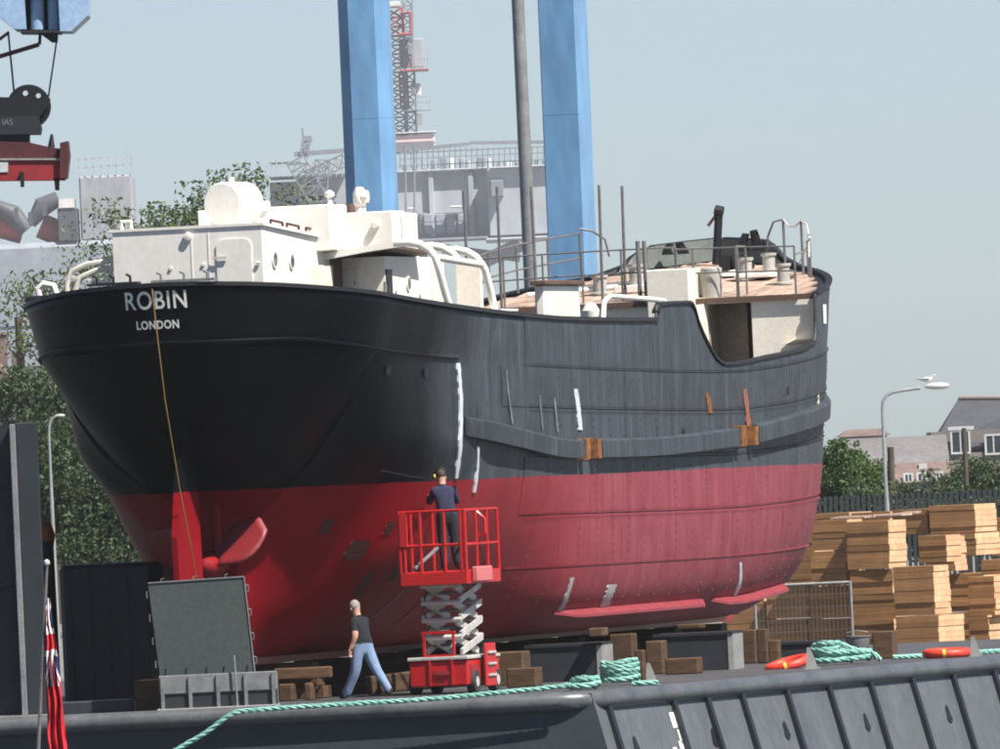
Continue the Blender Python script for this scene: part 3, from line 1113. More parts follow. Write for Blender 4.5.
# galley house under the boat deck
gh = MB()
gh.box(-1.9, 2.03, 8.0, 12.3, 5.6 - ZK, 7.78 - ZK)
GAL = gh.build('galley_house', M['white'], SHIP)
MB().box(1.25, 1.55, 7.94, 8.02, 6.1 - ZK, 7.6 - ZK).build('aft_door', M['white_rust'], GAL)
MB().box(2.03, 2.06, 8.05, 8.42, 6.1 - ZK, 7.55 - ZK).build('side_door_opening', M['black_steel'], GAL)
porthole(9.6, 7.30, 2.03, GAL, 0.14)
MB().box(2.035, 2.06, 11.3, 11.65, 6.3 - ZK, 7.3 - ZK).build('rusty_panel', M['white_rust'], GAL)
sd = MB().box(2.25, 2.75, 12.2, 12.28, 6.3 - ZK, 7.68 - ZK, bev=0.04).build('open_door', M['cream'], GAL)
MB().tube([L(2.1, 8.03, 7.1), L(2.1, 7.72, 7.3), L(2.1, 7.70, 7.0), L(2.1, 8.0, 6.8)], 0.03, 6).build('hand_wheel', M['grey_steel'], GAL)

# boat deck canopy and pipe arches
bdk = MB()
prof_t = [1.26, 1.7, 2.0, 2.2, 2.32]
prof_z = [7.80, 7.86, 7.90, 7.925, 7.935]
vs, fs = [], []
for s, dz in ((6.9, 0), (8.6, -.05), (10.3, -.12)):
    for t, z in zip(prof_t, prof_z):
        vs += [L(t, s, z + dz), L(t, s, z + dz + 0.05)]
k = len(prof_t) * 2
for i in range(2):
    for j in range(len(prof_t) - 1):
        a = i * k + 2 * j
        fs += [(a, a + 2, a + 2 + k, a + k), (a + 1, a + 1 + k, a + 3 + k, a + 3)]
for i in range(2):
    e = i * k + k - 2
    fs.append((e, e + 1, e + 1 + k, e + k))
    fs.append((i * k, i * k + k, i * k + k + 1, i * k + 1))
for j in range(len(prof_t) - 1):
    fs.append((2 * j, 2 * j + 1, 2 * j + 3, 2 * j + 2))
    e = 2 * k + 2 * j
    fs.append((e, e + 2, e + 3, e + 1))
CAN = MB().add(vs, fs).build('boat_deck', [M['brown_paint']], SHIP)
MB().add([L(1.2, 6.88, 7.74), L(2.0, 6.88, 7.85), L(2.7, 6.88, 7.92), L(2.95, 6.88, 7.88), L(2.95, 6.88, 7.98), L(2.7, 6.88, 8.03), L(2.0, 6.88, 7.96), L(1.2, 6.88, 7.86),
          L(1.2, 6.80, 7.74), L(2.0, 6.80, 7.85), L(2.7, 6.80, 7.92), L(2.95, 6.80, 7.88), L(2.95, 6.80, 7.98), L(2.7, 6.80, 8.03), L(2.0, 6.80, 7.96), L(1.2, 6.80, 7.86)],
         [(0, 1, 6, 7), (1, 2, 5, 6), (2, 3, 4, 5), (15, 14, 9, 8), (14, 13, 10, 9), (13, 12, 11, 10)] + [(i, (i + 1) % 8, 8 + (i + 1) % 8, 8 + i) for i in range(8)]).build('edge_beam', M['white'], CAN)


def arch(s, leg):
    pts = [L(2.55, s, 7.99), L(2.8, s, 7.99), L(3.0, s, 7.94), L(3.16, s, 7.84), L(3.26, s, 7.70)]
    if leg:
        pts += [L(3.30, s + .05, 7.5), L(3.34, s + .25, 7.1), L(3.38, s + .35, zt(s) + .02)]
    return pts


for s, leg in ((6.85, 1), (8.5, 0), (10.2, 1)):
    dz = -0.035 * (s - 6.85)
    MB().tube([Vector(p) + Vector((0, 0, dz if i < 5 else 0)) for i, p in enumerate(arch(s, leg))], 0.07, 10).build('pipe_arch', M['white'], CAN, smooth=True)
MB().tube([L(3.26, 6.85, 7.70), L(3.26, 8.5, 7.64), L(3.26, 10.2, 7.58)], 0.065, 10).build('longitudinal_pipe', M['white'], CAN, smooth=True)
MB().box(3.2, 3.55, 10.3, 11.6, zt(10.5) + .045 - ZK, zt(10.5) + .085 - ZK).build('foot_plate', M['white'], CAN)

# port quarter pipe guards and stern fittings
g1 = MB()
for t, h in ((-2.15, 0.0), (-2.0, 0.12)):
    s = 3.2
    pts = [L(t - .35, s, 7.0), L(t - .33, s, 7.5 - h), L(t - .22, s, 7.72 - h), L(t + .05, s, 7.82 - h), L(t + .7, s, 7.88 - h)]
    g1.tube(pts, 0.05, 8)
g1.bar(L(-2.4, 3.2, 7.62), L(-1.5, 3.2, 7.42), 0.05)
g1.bar(L(-1.75, 3.2, 7.42), L(-1.62, 3.2, 7.85), 0.06)
g1.build('quarter_guard_rail', M['cream'], SHIP, smooth=True)
for k, (t0, t1) in enumerate(((-1.25, -0.35), (-0.08, 1.05))):
    fl = MB()
    y = stern_y((t0 + t1) / 2, 7.3)
    fl.box(t0, t1, y - .02, y + .25, 7.38 - ZK, 7.425 - ZK)
    for t in np.linspace(t0 + .15, t1 - .15, 3):
        fl.tube([(t, y + .1, 7.42 - ZK), (t, y + .1, 7.52 - ZK), (t - .07, y + .1, 7.56 - ZK)], 0.025, 6)
    fl.build('fairlead', M['grey_steel' if k else 'cap'], SHIP)
MB().tube([L(-2.75, 2.4, 7.2), L(-2.78, 2.4, 7.42), L(-2.68, 2.4, 7.50), L(-2.5, 2.4, 7.46), L(-2.42, 2.4, 7.2)], 0.06, 8).build('port_fairlead_horn', M['white'], SHIP, smooth=True)
MB().box(-3.0, -2.4, 2.3, 2.7, 7.16 - ZK, 7.30 - ZK, bev=0.03).build('port_bitts_base', M['black_steel'], SHIP)

# main deck (inside the bulwarks)
dv, df = [], []
sd_ = [0.6, 1.2, 2, 3, 4.5, 7, 10, 14, 18, 22, 26, 30, 34, 35.2]
for s in sd_:
    z = min(zt(s), zt(20)) - 0.9 if 4 < s < 24 else (5.0 if s >= 24 else 6.2)
    w = half(s, max(z, zk(s))) - 0.08
    dv += [L(-w, s, z), L(w, s, z)]
for i in range(len(sd_) - 1):
    df.append((2 * i, 2 * i + 1, 2 * i + 3, 2 * i + 2))
MB().add(dv, df).build('main_deck', M['deck_steel'], SHIP)

# ---------------- forecastle
FS = 35.3


def fz(s, t=0.0):
    return 7.05 + 0.108 * (s - FS) + 0.06 * (1 - (t / 3.5) ** 2)


bw = 3.66
blk = MB()
# bulkhead with a doorway opening at t 1.5..2.38
for t0, t1, z0, z1 in ((-bw, 1.50, 4.9, 7.04), (2.40, bw, 4.9, 7.04), (1.50, 2.40, 6.98, 7.04)):
    blk.box(t0, t1, FS, FS + 0.08, z0 - ZK, z1 - ZK)
FC = blk.build('forecastle_bulkhead', M['cream'], SHIP)
blk = MB()
blk.box(1.50, 1.53, FS + .08, FS + 1.2, 4.9 - ZK, 6.98 - ZK)
blk.box(2.37, 2.40, FS + .08, FS + 1.2, 4.9 - ZK, 6.98 - ZK)
blk.box(1.53, 2.10, FS + 0.9, FS + 1.0, 4.9 - ZK, 6.98 - ZK)
blk.build('doorway_recess', M['recess'], FC)
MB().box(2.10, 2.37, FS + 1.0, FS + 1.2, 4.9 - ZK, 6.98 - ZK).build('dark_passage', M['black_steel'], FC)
MB().add([L(1.5, FS + .02, 7.0), L(1.5, FS - .02, 4.9), L(1.02, FS - 1.6, 4.9), L(1.02, FS - 1.6, 6.9)], [(0, 1, 2, 3)]).build('wing_wall', M['cream'], FC)
MB().add([L(3.0, FS - .02, 6.1), L(bw, FS - .02, 6.15), L(bw, FS - .02, 6.55), L(3.3, FS - .25, 6.2), L(bw, FS - .3, 6.2)], [(0, 1, 2), (0, 3, 4, 1)]).build('gusset', M['cream'], FC)

# plank deck: each plank a piece
PD = MB()
dv, df = [], []
for s in np.linspace(FS, 42.9, 24):
    for tt in np.linspace(-1, 1, 9):
        w = max(0.0, half(s, 7.2) - 0.06)
        dv.append(L(tt * w, s, fz(s, tt * w) - 0.045))
for i in range(23):
    for j in range(8):
        a = i * 9 + j
        df.append((a, a + 1, a + 10, a + 9))
FDECK = PD.add(dv, df).build('forecastle_deck', M['cap'], SHIP)
pw = 0.235
k = 0
t = -3.45
while t < 3.45:
    t0, t1 = t + 0.008, t + pw - 0.008
    # plank ends where the hull closes in
    e = FS - 0.06
    for s in np.arange(FS, 42.9, 0.1):
        if half(s, 7.2) - 0.22 > max(abs(t0), abs(t1)):
            e = s
    if e > FS + 0.3:
        cuts = [FS - 0.06]
        c_ = FS + (1.2 if k % 2 else 3.0)
        while c_ < e - 0.6:
            cuts.append(c_)
            c_ += 3.4
        cuts.append(e)
        for a, b in zip(cuts[:-1], cuts[1:]):
            a, b = a + 0.006, b - 0.006
            vs = [L(tt, s, fz(s, tt) + dz) for s in (a, b) for tt in (t0, t1) for dz in (-0.04, 0.0)]
            MB().add(vs, [(0, 2, 3, 1), (4, 5, 7, 6), (1, 3, 7, 5), (0, 1, 5, 4), (2, 6, 7, 3)]).build('plank', M['plank'], FDECK)
    t += pw
    k += 1
MB().box(-bw, bw, FS - 0.10, FS - 0.065, 6.99 - ZK, 7.10 - ZK).build('deck_edge_beam', M['brown_paint'], FDECK)

# bow bulwark lining
vs, fs = [], []
sb_ = [41.45, 41.6, 41.75, 41.9, 42.2, 42.7, 43.0, 43.12]
ring = [(-1, s) for s in sb_] + [(1, s) for s in sb_[::-1]]
for sd2, s in ring:
    w = max(0.03, half(s, 7.6) - 0.17)
    vs += [L(sd2 * w, s - .14, fz(s)), L(sd2 * max(.03, half(s, zt(s)) - 0.14), s - .14, zt(s) + 0.012)]
for i in range(len(ring) - 1):
    fs.append((2 * i, 2 * i + 1, 2 * i + 3, 2 * i + 2))
MB().add(vs, fs).build('bow_bulwark_lining', M['dark_green'], SHIP)


def rail(path, heights, name, mat='rail', r=0.017, post=True, parent=None, posts=None):
    """path: list of (t, s, deck z); one object for the bars, each stanchion a piece"""
    g = MB()
    for h in heights:
        g.tube([L(t, s, z + h) for t, s, z in path], r, 6)
    o_ = g.build(name, M[mat], parent or SHIP, smooth=True)
    for i, (t, s, z) in enumerate(path):
        if posts is None or i in posts:
            MB().tube([L(t, s, z - 0.02), L(t, s, z + heights[-1] + 0.01)], r * 1.25, 6).build('stanchion', M[mat], o_, smooth=True)
    return o_


sb0 = FS + 0.05
rail([(t, sb0, fz(sb0, t)) for t in (-3.4, -2.6, -1.8, -1.0, -0.2, 0.33, 0.9)], (0.56, 1.02), 'break_railing')
rail([(t, sb0, fz(sb0, t)) for t in (0.9, 1.25, 2.15, 3.3)], (0.5, 0.98), 'break_railing')
rail([(2.12, sb0, fz(sb0)), (2.2, sb0 + .5, fz(sb0))], (0.5, 0.98), 'break_railing')
rail([(-3.35, 35.5, fz(35.5)), (-3.3, 37.0, fz(37)), (-3.05, 38.3, fz(38.3)), (-2.65, 39.3, fz(39.3)), (-2.2, 40.2, fz(40.2))], (0.45, 0.95), 'port_railing', 'rail', 0.018)
# chain rail with drooping lines on the starboard bow
MB().tube([L(1.62, 40.2, 7.9), L(1.68, 40.2, 8.35), L(1.85, 40.0, 8.62), L(2.05, 40.0, 8.66)], 0.022, 6).build('bow_hoop', M['rail'], SHIP, smooth=True)
MB().tube([L(-1.7, 40.6, 8.1), L(-1.75, 40.5, 8.45), L(-1.95, 40.3, 8.62), L(-2.2, 40.2, 8.68)], 0.022, 6).build('bow_hoop', M['rail'], SHIP, smooth=True)
ch = [(2.05, 40.0, 8.66), (2.2, 39.8, 8.52), (2.38, 39.6, 8.50), (2.55, 39.4, 8.60), (2.75, 39.0, 8.52), (2.88, 38.6, 8.3), (2.95, 38.2, 7.85)]
g = MB()
g.tube([L(*p) for p in ch], 0.018, 6)
g.tube([L(2.3, 39.8, 7.95), L(2.9, 38.5, 8.0)], 0.018, 6)
g.tube([L(2.45, 39.5, 7.75), L(2.95, 38.4, 8.25)], 0.015, 6)
o_ = g.build('bow_chain_rail', M['rail_white'], SHIP, smooth=True)
for t, s, zt_ in ((2.05, 40.0, 8.66), (2.55, 39.4, 8.60), (2.88, 38.6, 8.32), (2.75, 39.0, 8.2)):
    MB().tube([L(t, s, fz(s) - .02), L(t, s, zt_)], 0.028, 6).build('stanchion', M['rail'], o_, smooth=True)


def on_fc(px, py, s):
    """t, z on the transverse plane at station s"""
    t = 0.0
    for _ in range(20):
        X = S0 + s * math.sin(TH) + t * math.cos(TH)
        Y = s * math.cos(TH) - t * math.sin(TH)
        w = at(px, py, Y + DIST)
        t += (w.x - X) / math.cos(TH)
    return t, w.z


for x0_, y0_, x1_, y1_, s in ((464, 191, 467.5, 303, 34.6), (497, 187, 501, 301, 34.6), (531, 187, 537, 303, 34.6), (599, 185, 601.5, 297, 34.8), (622, 186, 624, 290, 35.6)):
    t0, z0 = on_fc(x0_, y0_, s)
    t1, z1 = on_fc(x1_, y1_, s)
    MB().tube([L(t0, s, z0), L(t1, s, min(z1, 6.9) - 1.4)], 0.03, 6).build('scaffold_pole', M['rail'], SHIP, smooth=True)
for px in (637.5, 644):
    t0, z0 = on_fc(px, 241, 35.2)
    t1, z1 = on_fc(px + 3, 303, 35.2)
    MB().tube([L(t0, 35.2, z0), L(t1, 35.2, z1)], 0.045, 8).build('davit_post', M['rail'], SHIP, smooth=True)


def bollard(t, s, h, r, lid=True, mat='drum', name='bollard', parent=None):
    z = fz(s, t)
    return MB().lathe([(r * 1.5, 0), (r * 1.5, .04), (r, .06), (r, h - .07), (r * 1.25, h - .05), (r * 1.25, h)], L(t, s, z), 14).build(name, M[mat], parent or SHIP, smooth=True)


bollard(1.55, 38.6, 0.46, 0.14)
bollard(1.9, 39.2, 0.48, 0.13)
bollard(2.55, 37.6, 0.42, 0.13)
MB().box(1.35, 2.1, 38.4, 39.5, fz(39, 1.6) + .005 - ZK, fz(39, 1.6) + .1 - ZK, bev=.02).build('bollard_base', M['white'], SHIP)
bollard(-1.05, 37.0, 0.40, 0.14)
bollard(-0.35, 37.2, 0.55, 0.15)
MB().box(-0.75, 0.1, 36.9, 37.7, fz(37, 0) + .005 - ZK, fz(37, 0) + .16 - ZK, bev=.02).build('bollard_base', M['white'], SHIP)
MB().tube([L(-2.4, 36.4, fz(36.4) + .12), L(0.6, 37.9, fz(37.9) + .12)], 0.05, 8).build('deck_pipe', M['white'], SHIP, smooth=True)
MB().tube([L(-2.0, 37.4, fz(37.4) + .1), L(0.6, 38.7, fz(38.7) + .1)], 0.045, 8).build('deck_pipe', M['cap'], SHIP, smooth=True)
# companion box and grey locker at the break
COMP = MB().box(0.44, 1.3, FS - .6, FS + .9, 6.6 - ZK, 7.70 - ZK, bev=.02).build('companion_box', M['cream'], SHIP)
MB().lathe([(0.20, 0), (0.22, .58), (0.2, .6)], L(1.55, FS + .3, 7.1), 14).build('locker_drum', M['drum'], SHIP, smooth=True)
# a rumpled tarpaulin heap by the windlass
tp = MB()
n = 18
vs, fs = [], []
for i in range(n + 1):
    for j in range(7):
        u_, v_ = i / n, j / 6
        vs.append(L(0.05 + 1.35 * u_, 39.2 + .8 * v_, fz(39.4) + .02 + .24 * math.sin(math.pi * v_) * (0.6 + .4 * math.sin(9 * u_)) * math.sin(math.pi * min(1, u_ * 1.1 + .02)) ** .5))
for i in range(n):
    for j in range(6):
        a = i * 7 + j
        fs.append((a, a + 7, a + 8, a + 1))
tp.add(vs, fs).build('tarpaulin_heap', M['white_rust'], SHIP, smooth=True)
# windlass at the stem
wl = MB()
wl.tube([L(0.5, 40.9, 7.80), L(1.2, 40.9, 7.80)], 0.08, 12)
wl.lathe([(0.17, -0.1), (0.17, .1)], L(0.9, 40.9, 7.85), 16, 'X')
wl.box(0.55, 0.75, 40.7, 41.1, 7.4 - ZK, 8.0 - ZK)
WL = wl.build('windlass', M['black_steel'], SHIP, smooth=True)
for pa, pb in (((715, 240), (719, 211)),):
    t0, z0 = on_fc(*pa, 42.0)
    t1, z1 = on_fc(*pb, 42.0)
    g = MB().tube([L(t0, 42, z0 - .5), L(t1, 42, z1)], 0.085, 8)
    g.tube([L(t1 - .08, 42, z1 + .02), L(t1 + .08, 42, z1 - .02)], 0.11, 8)
    g.build('brake_post', M['black_steel'], SHIP, smooth=True)
    t2, z2 = on_fc(708, 226, 42.0)
    MB().tube([L(t1, 42, z1), L(t2, 42, z2)], 0.03, 6).build('brake_lever', M['red_lead'], SHIP, smooth=True)
for px, hgt, flip in ((666, 0.22, 1), (682, 0.24, -1), (742, 0.36, 1), (757, 0.42, -1)):
    t0, z0 = on_fc(px, 245, 41.8)
    zb = zt(41.8) - .05
    MB().prism([L(t0 - .1, 41.8, zb), L(t0 + .12, 41.8, zb), L(t0 + .07, 41.8, zb + hgt * .5), L(t0 + .14 * flip, 41.8, zb + hgt * .95), L(t0 + .02 * flip, 41.8, zb + hgt), L(t0 - .07, 41.8, zb + hgt * .55)], (0, 0, 0), (0, .16, 0)).build('fairlead_horn', M['black_steel'], SHIP)
# white mark on the bow
s, z = hull_px(824, 314)
vs = [hp(s + a, z + b, 1, 0.02) for a, b in ((-.28, -.19), (.28, -.19), (.28, .19), (-.28, .19))]
pl = MB().add(vs, [(0, 1, 2, 3)]).build('white_name_plate', M['letter'], HULL)
# steps of the raised bulwark: cowl and bent handrail amidships
MB().tube([L(2.9, 20.7, 6.5), L(2.9, 20.9, 6.95), L(2.9, 21.4, 7.05), L(3.2, 23.5, 6.98), L(3.25, 24.3, 6.95)], 0.05, 8).build('bent_handrail', M['white'], SHIP, smooth=True)
g = MB().tube([L(2.95, 19.7, 6.45), L(2.95, 19.7, 6.72)], 0.09, 10)
g.lathe([(0.05, -.12), (0.15, -.1), (0.17, .02), (0.1, .14), (0.02, .17)], L(2.95, 19.6, 6.76), 12)
g.build('small_cowl_vent', M['white'], SHIP, smooth=True)
MB().box(2.7, 3.25, 19.2, 21.5, 6.3 - ZK, 6.57 - ZK).build('vent_base', M['black_steel'], SHIP)
# companion hatch forward of the galley
ch_ = MB().box(2.86, 3.02, 15.75, 18.5, 6.0 - ZK, 7.24 - ZK, bev=.02)
CH = ch_.build('companion_hatch', M['white'], SHIP)
MB().box(2.80, 3.1, 15.6, 18.65, 7.242 - ZK, 7.33 - ZK, bev=.015).build('hatch_lid', M['brown_paint'], CH)
MB().box(3.02, 3.05, 16.5, 17.9, 6.5 - ZK, 7.05 - ZK).build('hatch_door', M['cream'], CH)


# ================================================================ THE PONTOON
PA = at(590, 690, 238.4)
PA.z = 0
th_p = R(20.0)
pdir = Vector((math.sin(th_p), math.cos(th_p), 0))
pout = Vector((math.cos(th_p), -math.sin(th_p), 0))
PL = 49.0
PON = empty('pontoon_barge', (PA.x, PA.y, -2.6), 0, 'long grey steel pontoon with ribbed sloping side and rounded rim', 'pontoon')


def W2P(p):
    return Vector(p) - PON.location


P0 = PA
P1 = PA + pdir * PL
P3 = Vector((-24, PA.y + 0.4, 0))
P2 = P3 + Vector((4.0, 48, 0))
MB().add([W2P(p) for p in (P0, P1, P2, P3)], [(0, 1, 2, 3)]).build('deck', M['deck_steel'], PON)
bat = 0.27
dn = Vector((0, 0, -2.9))
MB().add([W2P(P0 + pout * .02), W2P(P1 + pout * .02), W2P(P1 + dn + pout * bat * 2.9), W2P(P0 + dn + pout * bat * 2.9)], [(0, 1, 2, 3)]).build('side_plating', M['pontoon'], PON)
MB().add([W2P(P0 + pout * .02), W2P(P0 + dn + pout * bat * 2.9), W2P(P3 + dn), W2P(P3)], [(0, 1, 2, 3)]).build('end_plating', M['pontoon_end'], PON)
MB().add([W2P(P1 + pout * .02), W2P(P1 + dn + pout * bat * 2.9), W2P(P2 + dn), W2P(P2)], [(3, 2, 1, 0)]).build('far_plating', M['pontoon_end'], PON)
rimz = Vector((0, 0, -0.12))
rpts = [P1 + pout * .05 + rimz, P0 + pdir * 1.2 + pout * .05 + rimz]
for k in range(7):
    a = k / 6
    d1, d2 = pout, Vector((0, -1, 0))
    rpts.append(P0 + (pdir * .6 * (1 - a) ** 2 + Vector((-.6, 0, 0)) * a ** 2) + pout * .05 * (1 - a) + Vector((0, -.05, 0)) * a + rimz)
rpts += [P0 + Vector((-1.2, -.05, 0)) + rimz, P3 + Vector((0, -.05, 0)) + rimz]
MB().tube([W2P(p) for p in rpts], 0.165, 16).build('rim_pipe', M['pontoon_pipe'], PON, smooth=True)


def along(px):
    """distance along the starboard edge that the photograph shows at column px"""
    best = None
    for k in np.arange(0, PL, 0.05):
        p = P0 + pdir * k
        w = at(px, 700, p.y + DIST)
        e = abs(w.x - p.x)
        if best is None or e < best[0]:
            best = (e, k)
    return best[1]


ribs = [601, 666, 700, 735, 780, 822, 864, 906, 947, 988]
rk = [along(x) for x in ribs]
while rk[-1] < PL - 3:
    rk.append(rk[-1] + 2.1)
for k in rk:
    p = P0 + pdir * k
    g = MB()
    a = p + rimz + pout * 0.05 + Vector((0, 0, -.1))
    b = p + dn + pout * (bat * 2.9)
    hw = pdir * 0.075
    vs = [W2P(a - hw), W2P(a + hw), W2P(a + hw + pout * .11), W2P(a - hw + pout * .11), W2P(b - hw), W2P(b + hw), W2P(b + hw + pout * .11), W2P(b - hw + pout * .11)]
    g.add(vs, [(0, 1, 2, 3), (4, 7, 6, 5), (0, 4, 5, 1), (1, 5, 6, 2), (2, 6, 7, 3), (3, 7, 4, 0)])
    g.build('side_rib', M['pontoon_dark'], PON)
for px in (619, 697, 770, 851, 933):
    k = along(px)
    for zz in (-0.95,):
        c_ = P0 + pdir * k + pout * (bat * -zz + 0.03) + Vector((0, 0, zz))
        vs = []
        for i in range(12):
            a = 2 * math.pi * i / 12
            vs.append(W2P(c_ + pdir * (0.17 * math.cos(a)) * (1.0 if math.sin(a) < 0 else .6) + (Vector((0, 0, 1)) - pout * bat) * (0.17 * math.sin(a))))
        MB().add(vs, [tuple(range(12))]).build('drain_slot', M['black_steel'], PON)
for (x0_, a0, a1, w) in ((663, -.45, -.72, .16), (667, -.75, -1.0, .2), (663.5, -.95, -1.25, .12), (656, -1.05, -1.3, .1)):
    k = along(x0_)
    vs = [W2P(P0 + pdir * (k + sg * w) + pout * (bat * -z_ + .026) + Vector((0, 0, z_))) for z_ in (a0, a1) for sg in (-1, 1)]
    MB().add(vs, [(0, 1, 3, 2)]).build('paint_scrape', M['letter'], PON)


# ================================================================ things on the pontoon
def sbox(name, px0, px1, py0, d, base_z, depth, mat, label, cat, group=None, yaw=0.0, bev=0.015, top_mat=None):
    """box whose front face spans the columns px0..px1 and reaches up to row py0 at distance d"""
    a, b = at(px0, py0, d), at(px1, py0, d)
    w = (b.x - a.x)
    h = (a.z + b.z) / 2 - base_z
    o_ = MB().box(0, w, 0, depth, 0, h, bev=bev).build(name, M[mat] if isinstance(mat, str) else mat)
    o_.location = (a.x, d - DIST, base_z)
    o_.rotation_euler = (0, 0, yaw)
    tag(o_, label, cat, group)
    return o_


def stand(px0, px1, py0, d, label, depth=1.5, yaw=R(-8)):
    a, b = at(px0, py0, d), at(px1, py0, d)
    w, h = b.x - a.x, (a.z + b.z) / 2
    t_ = empty('steel_stand', (a.x, d - DIST, 0), yaw, label, 'stand', 'steel stands under the hull')
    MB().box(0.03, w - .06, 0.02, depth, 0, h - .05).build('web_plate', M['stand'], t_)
    MB().box(w - .06, w + .04, 0, depth + .02, 0, h - .05).build('end_flange', M['stand_edge'], t_)  # sunlit right edge, painted in as a paler flange
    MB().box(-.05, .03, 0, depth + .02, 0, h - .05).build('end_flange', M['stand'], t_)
    MB().box(-.05, w + .04, -.02, depth + .04, h - .05, h).build('top_plate', M['stand'], t_)
    return t_


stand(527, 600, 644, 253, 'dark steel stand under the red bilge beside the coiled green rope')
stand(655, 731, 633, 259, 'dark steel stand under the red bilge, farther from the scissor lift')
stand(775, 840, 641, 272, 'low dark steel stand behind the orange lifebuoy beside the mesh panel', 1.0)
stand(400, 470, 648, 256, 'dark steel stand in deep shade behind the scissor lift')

blocks = [
    ('timber_block', 588, 603, 628, 252.5, 0.80, 0.5, 'short pale timber block wedged under the hull on the near steel stand'),
    ('timber_block', 609, 632, 634, 255, 0.0, 0.5, 'upright timber block in shade behind the green rope coil'),
    ('timber_block', 634, 643, 650, 251, 0.0, 0.25, 'orange brown timber post end just right of the rope coil'),
    ('timber_block', 665, 698, 658, 255.5, 0.0, 0.5, 'squat brown timber block in front of the far steel stand'),
    ('timber_block', 645, 662, 641, 257, 0.0, 0.5, 'dark timber block between the two steel stands'),
    ('timber_block', 676, 701, 624, 262, 0.75, 0.5, 'timber block lying on the far steel stand under the bilge keel'),
    ('timber_block', 735, 755, 630, 266, 0.0, 0.6, 'tall weathered timber block right of the far steel stand'),
    ('timber_block', 756, 766, 629, 265, 0.0, 0.4, 'pinkish timber post among the blocks under the bow'),
    ('timber_block', 768, 778, 640, 264.5, 0.0, 0.3, 'narrow pale timber post left of the orange lifebuoy'),
    ('timber_block', 506, 536, 668, 248.5, 0.0, 0.6, 'brown timber block beside the wheel of the scissor lift'),
    ('timber_block', 486, 523, 652, 251, 0.0, 0.7, 'grey brown timber block behind the scissor lift ladder'),
    ('timber_block', 872, 893, 631, 263.5, 0.0, 0.45, 'upright squared timber post beside the grey bucket'),
    ('timber_block', 278, 292, 684, 244.6, 0.0, 0.4, 'left pale ended timber foot beside the grey skip'),
    ('timber_block', 304, 311, 683, 244.6, 0.0, 0.4, 'right pale ended timber foot near the walking man'),
    ('timber_block', 134, 161, 680, 240.5, 0.0, 0.5, 'dark brown timber pile left of the grey skip'),
]
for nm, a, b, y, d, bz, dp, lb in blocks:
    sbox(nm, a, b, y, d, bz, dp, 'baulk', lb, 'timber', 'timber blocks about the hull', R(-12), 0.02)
bk_ = MB().box(0, 2.3, 0, .35, 0, .33, bev=.02).build('timber_baulk', M['baulk'])
bk_.location = at(372, 690, 247.5)
bk_.location.z = 0
bk_.rotation_euler = (0, R(-4), R(16))
tag(bk_, 'long timber baulk lying behind the walking man', 'timber', 'timber blocks about the hull')
bk_ = MB().box(0, 1.0, 0, .4, 0, .2, bev=.02).build('timber_baulk', M['baulk'])
bk_.location = at(274, 676, 244.8)
bk_.location.z = 0.38
bk_.rotation_euler = (0, 0, R(-5))
tag(bk_, 'timber baulk laid across two pale ended feet', 'timber', 'timber blocks about the hull')

# keel blocks under the ship (carry the weight)
for k, s in enumerate((7, 11, 15, 19, 23, 27, 31, 35, 39)):
    X = S0 + s * math.sin(TH)
    Y = s * math.cos(TH)
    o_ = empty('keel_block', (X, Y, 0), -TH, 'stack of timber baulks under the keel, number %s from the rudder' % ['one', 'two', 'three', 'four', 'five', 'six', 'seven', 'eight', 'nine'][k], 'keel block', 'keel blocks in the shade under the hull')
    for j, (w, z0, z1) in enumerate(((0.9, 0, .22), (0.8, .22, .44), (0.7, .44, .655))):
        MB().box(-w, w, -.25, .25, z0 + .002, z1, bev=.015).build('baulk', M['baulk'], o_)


# ---------------- scissor lift
LX = at(455.5, 690, 245.5)
LIFT = empty('scissor_lift', (LX.x, LX.y, 0), R(-17), 'red scissor lift raised beside the hull with a worker on it', 'scissor lift')
g = MB()
g.box(-.54, .54, -.95, .95, .14, .60, bev=.03)
CHS = g.build('chassis', M['red_lift'], LIFT)
MB().box(-.56, .56, -.98, .97, .602, .66, bev=.01).build('chassis_top_plate', M['arm'], LIFT)
MB().box(-.17, -.13, -.985, -.952, .16, .6).build('chassis_rib', M['red_lift'], CHS)
MB().box(.24, .28, -.985, -.952, .16, .6).build('chassis_rib', M['red_lift'], CHS)
for x, y in ((-.53, -.62), (.53, -.62), (-.53, .62), (.53, .62)):
    w = MB().lathe([(.10, -.08), (.19, -.075), (.2, -.05), (.2, .05), (.19, .075), (.10, .08)], (x, y, .2), 20, 'X').build('wheel', M['rubber'], LIFT, smooth=True)
    MB().lathe([(.10, -.085), (.09, .085)], (x, y, .2), 12, 'X').build('rim', M['arm'], w, smooth=True)
g = MB()
g.box(.62, .67, -.25, .35, .1, .86, bev=.015)
lad = g.build('side_panel', M['red_lift'], LIFT)
for z in (.3, .5, .7):
    MB().box(.67, .70, -.18, .28, z - .02, z + .02).build('step', M['arm'], lad)
g = MB()
g.box(-.28, .28, -.92, -.84, .66, .70)
for x in (-.28, .26):
    g.box(x, x + .04, -.92, -.86, .70, 1.06)
g.box(-.3, .32, -.92, -.86, 1.06, 1.11)
g.build('control_guard', M['red_lift'], LIFT)
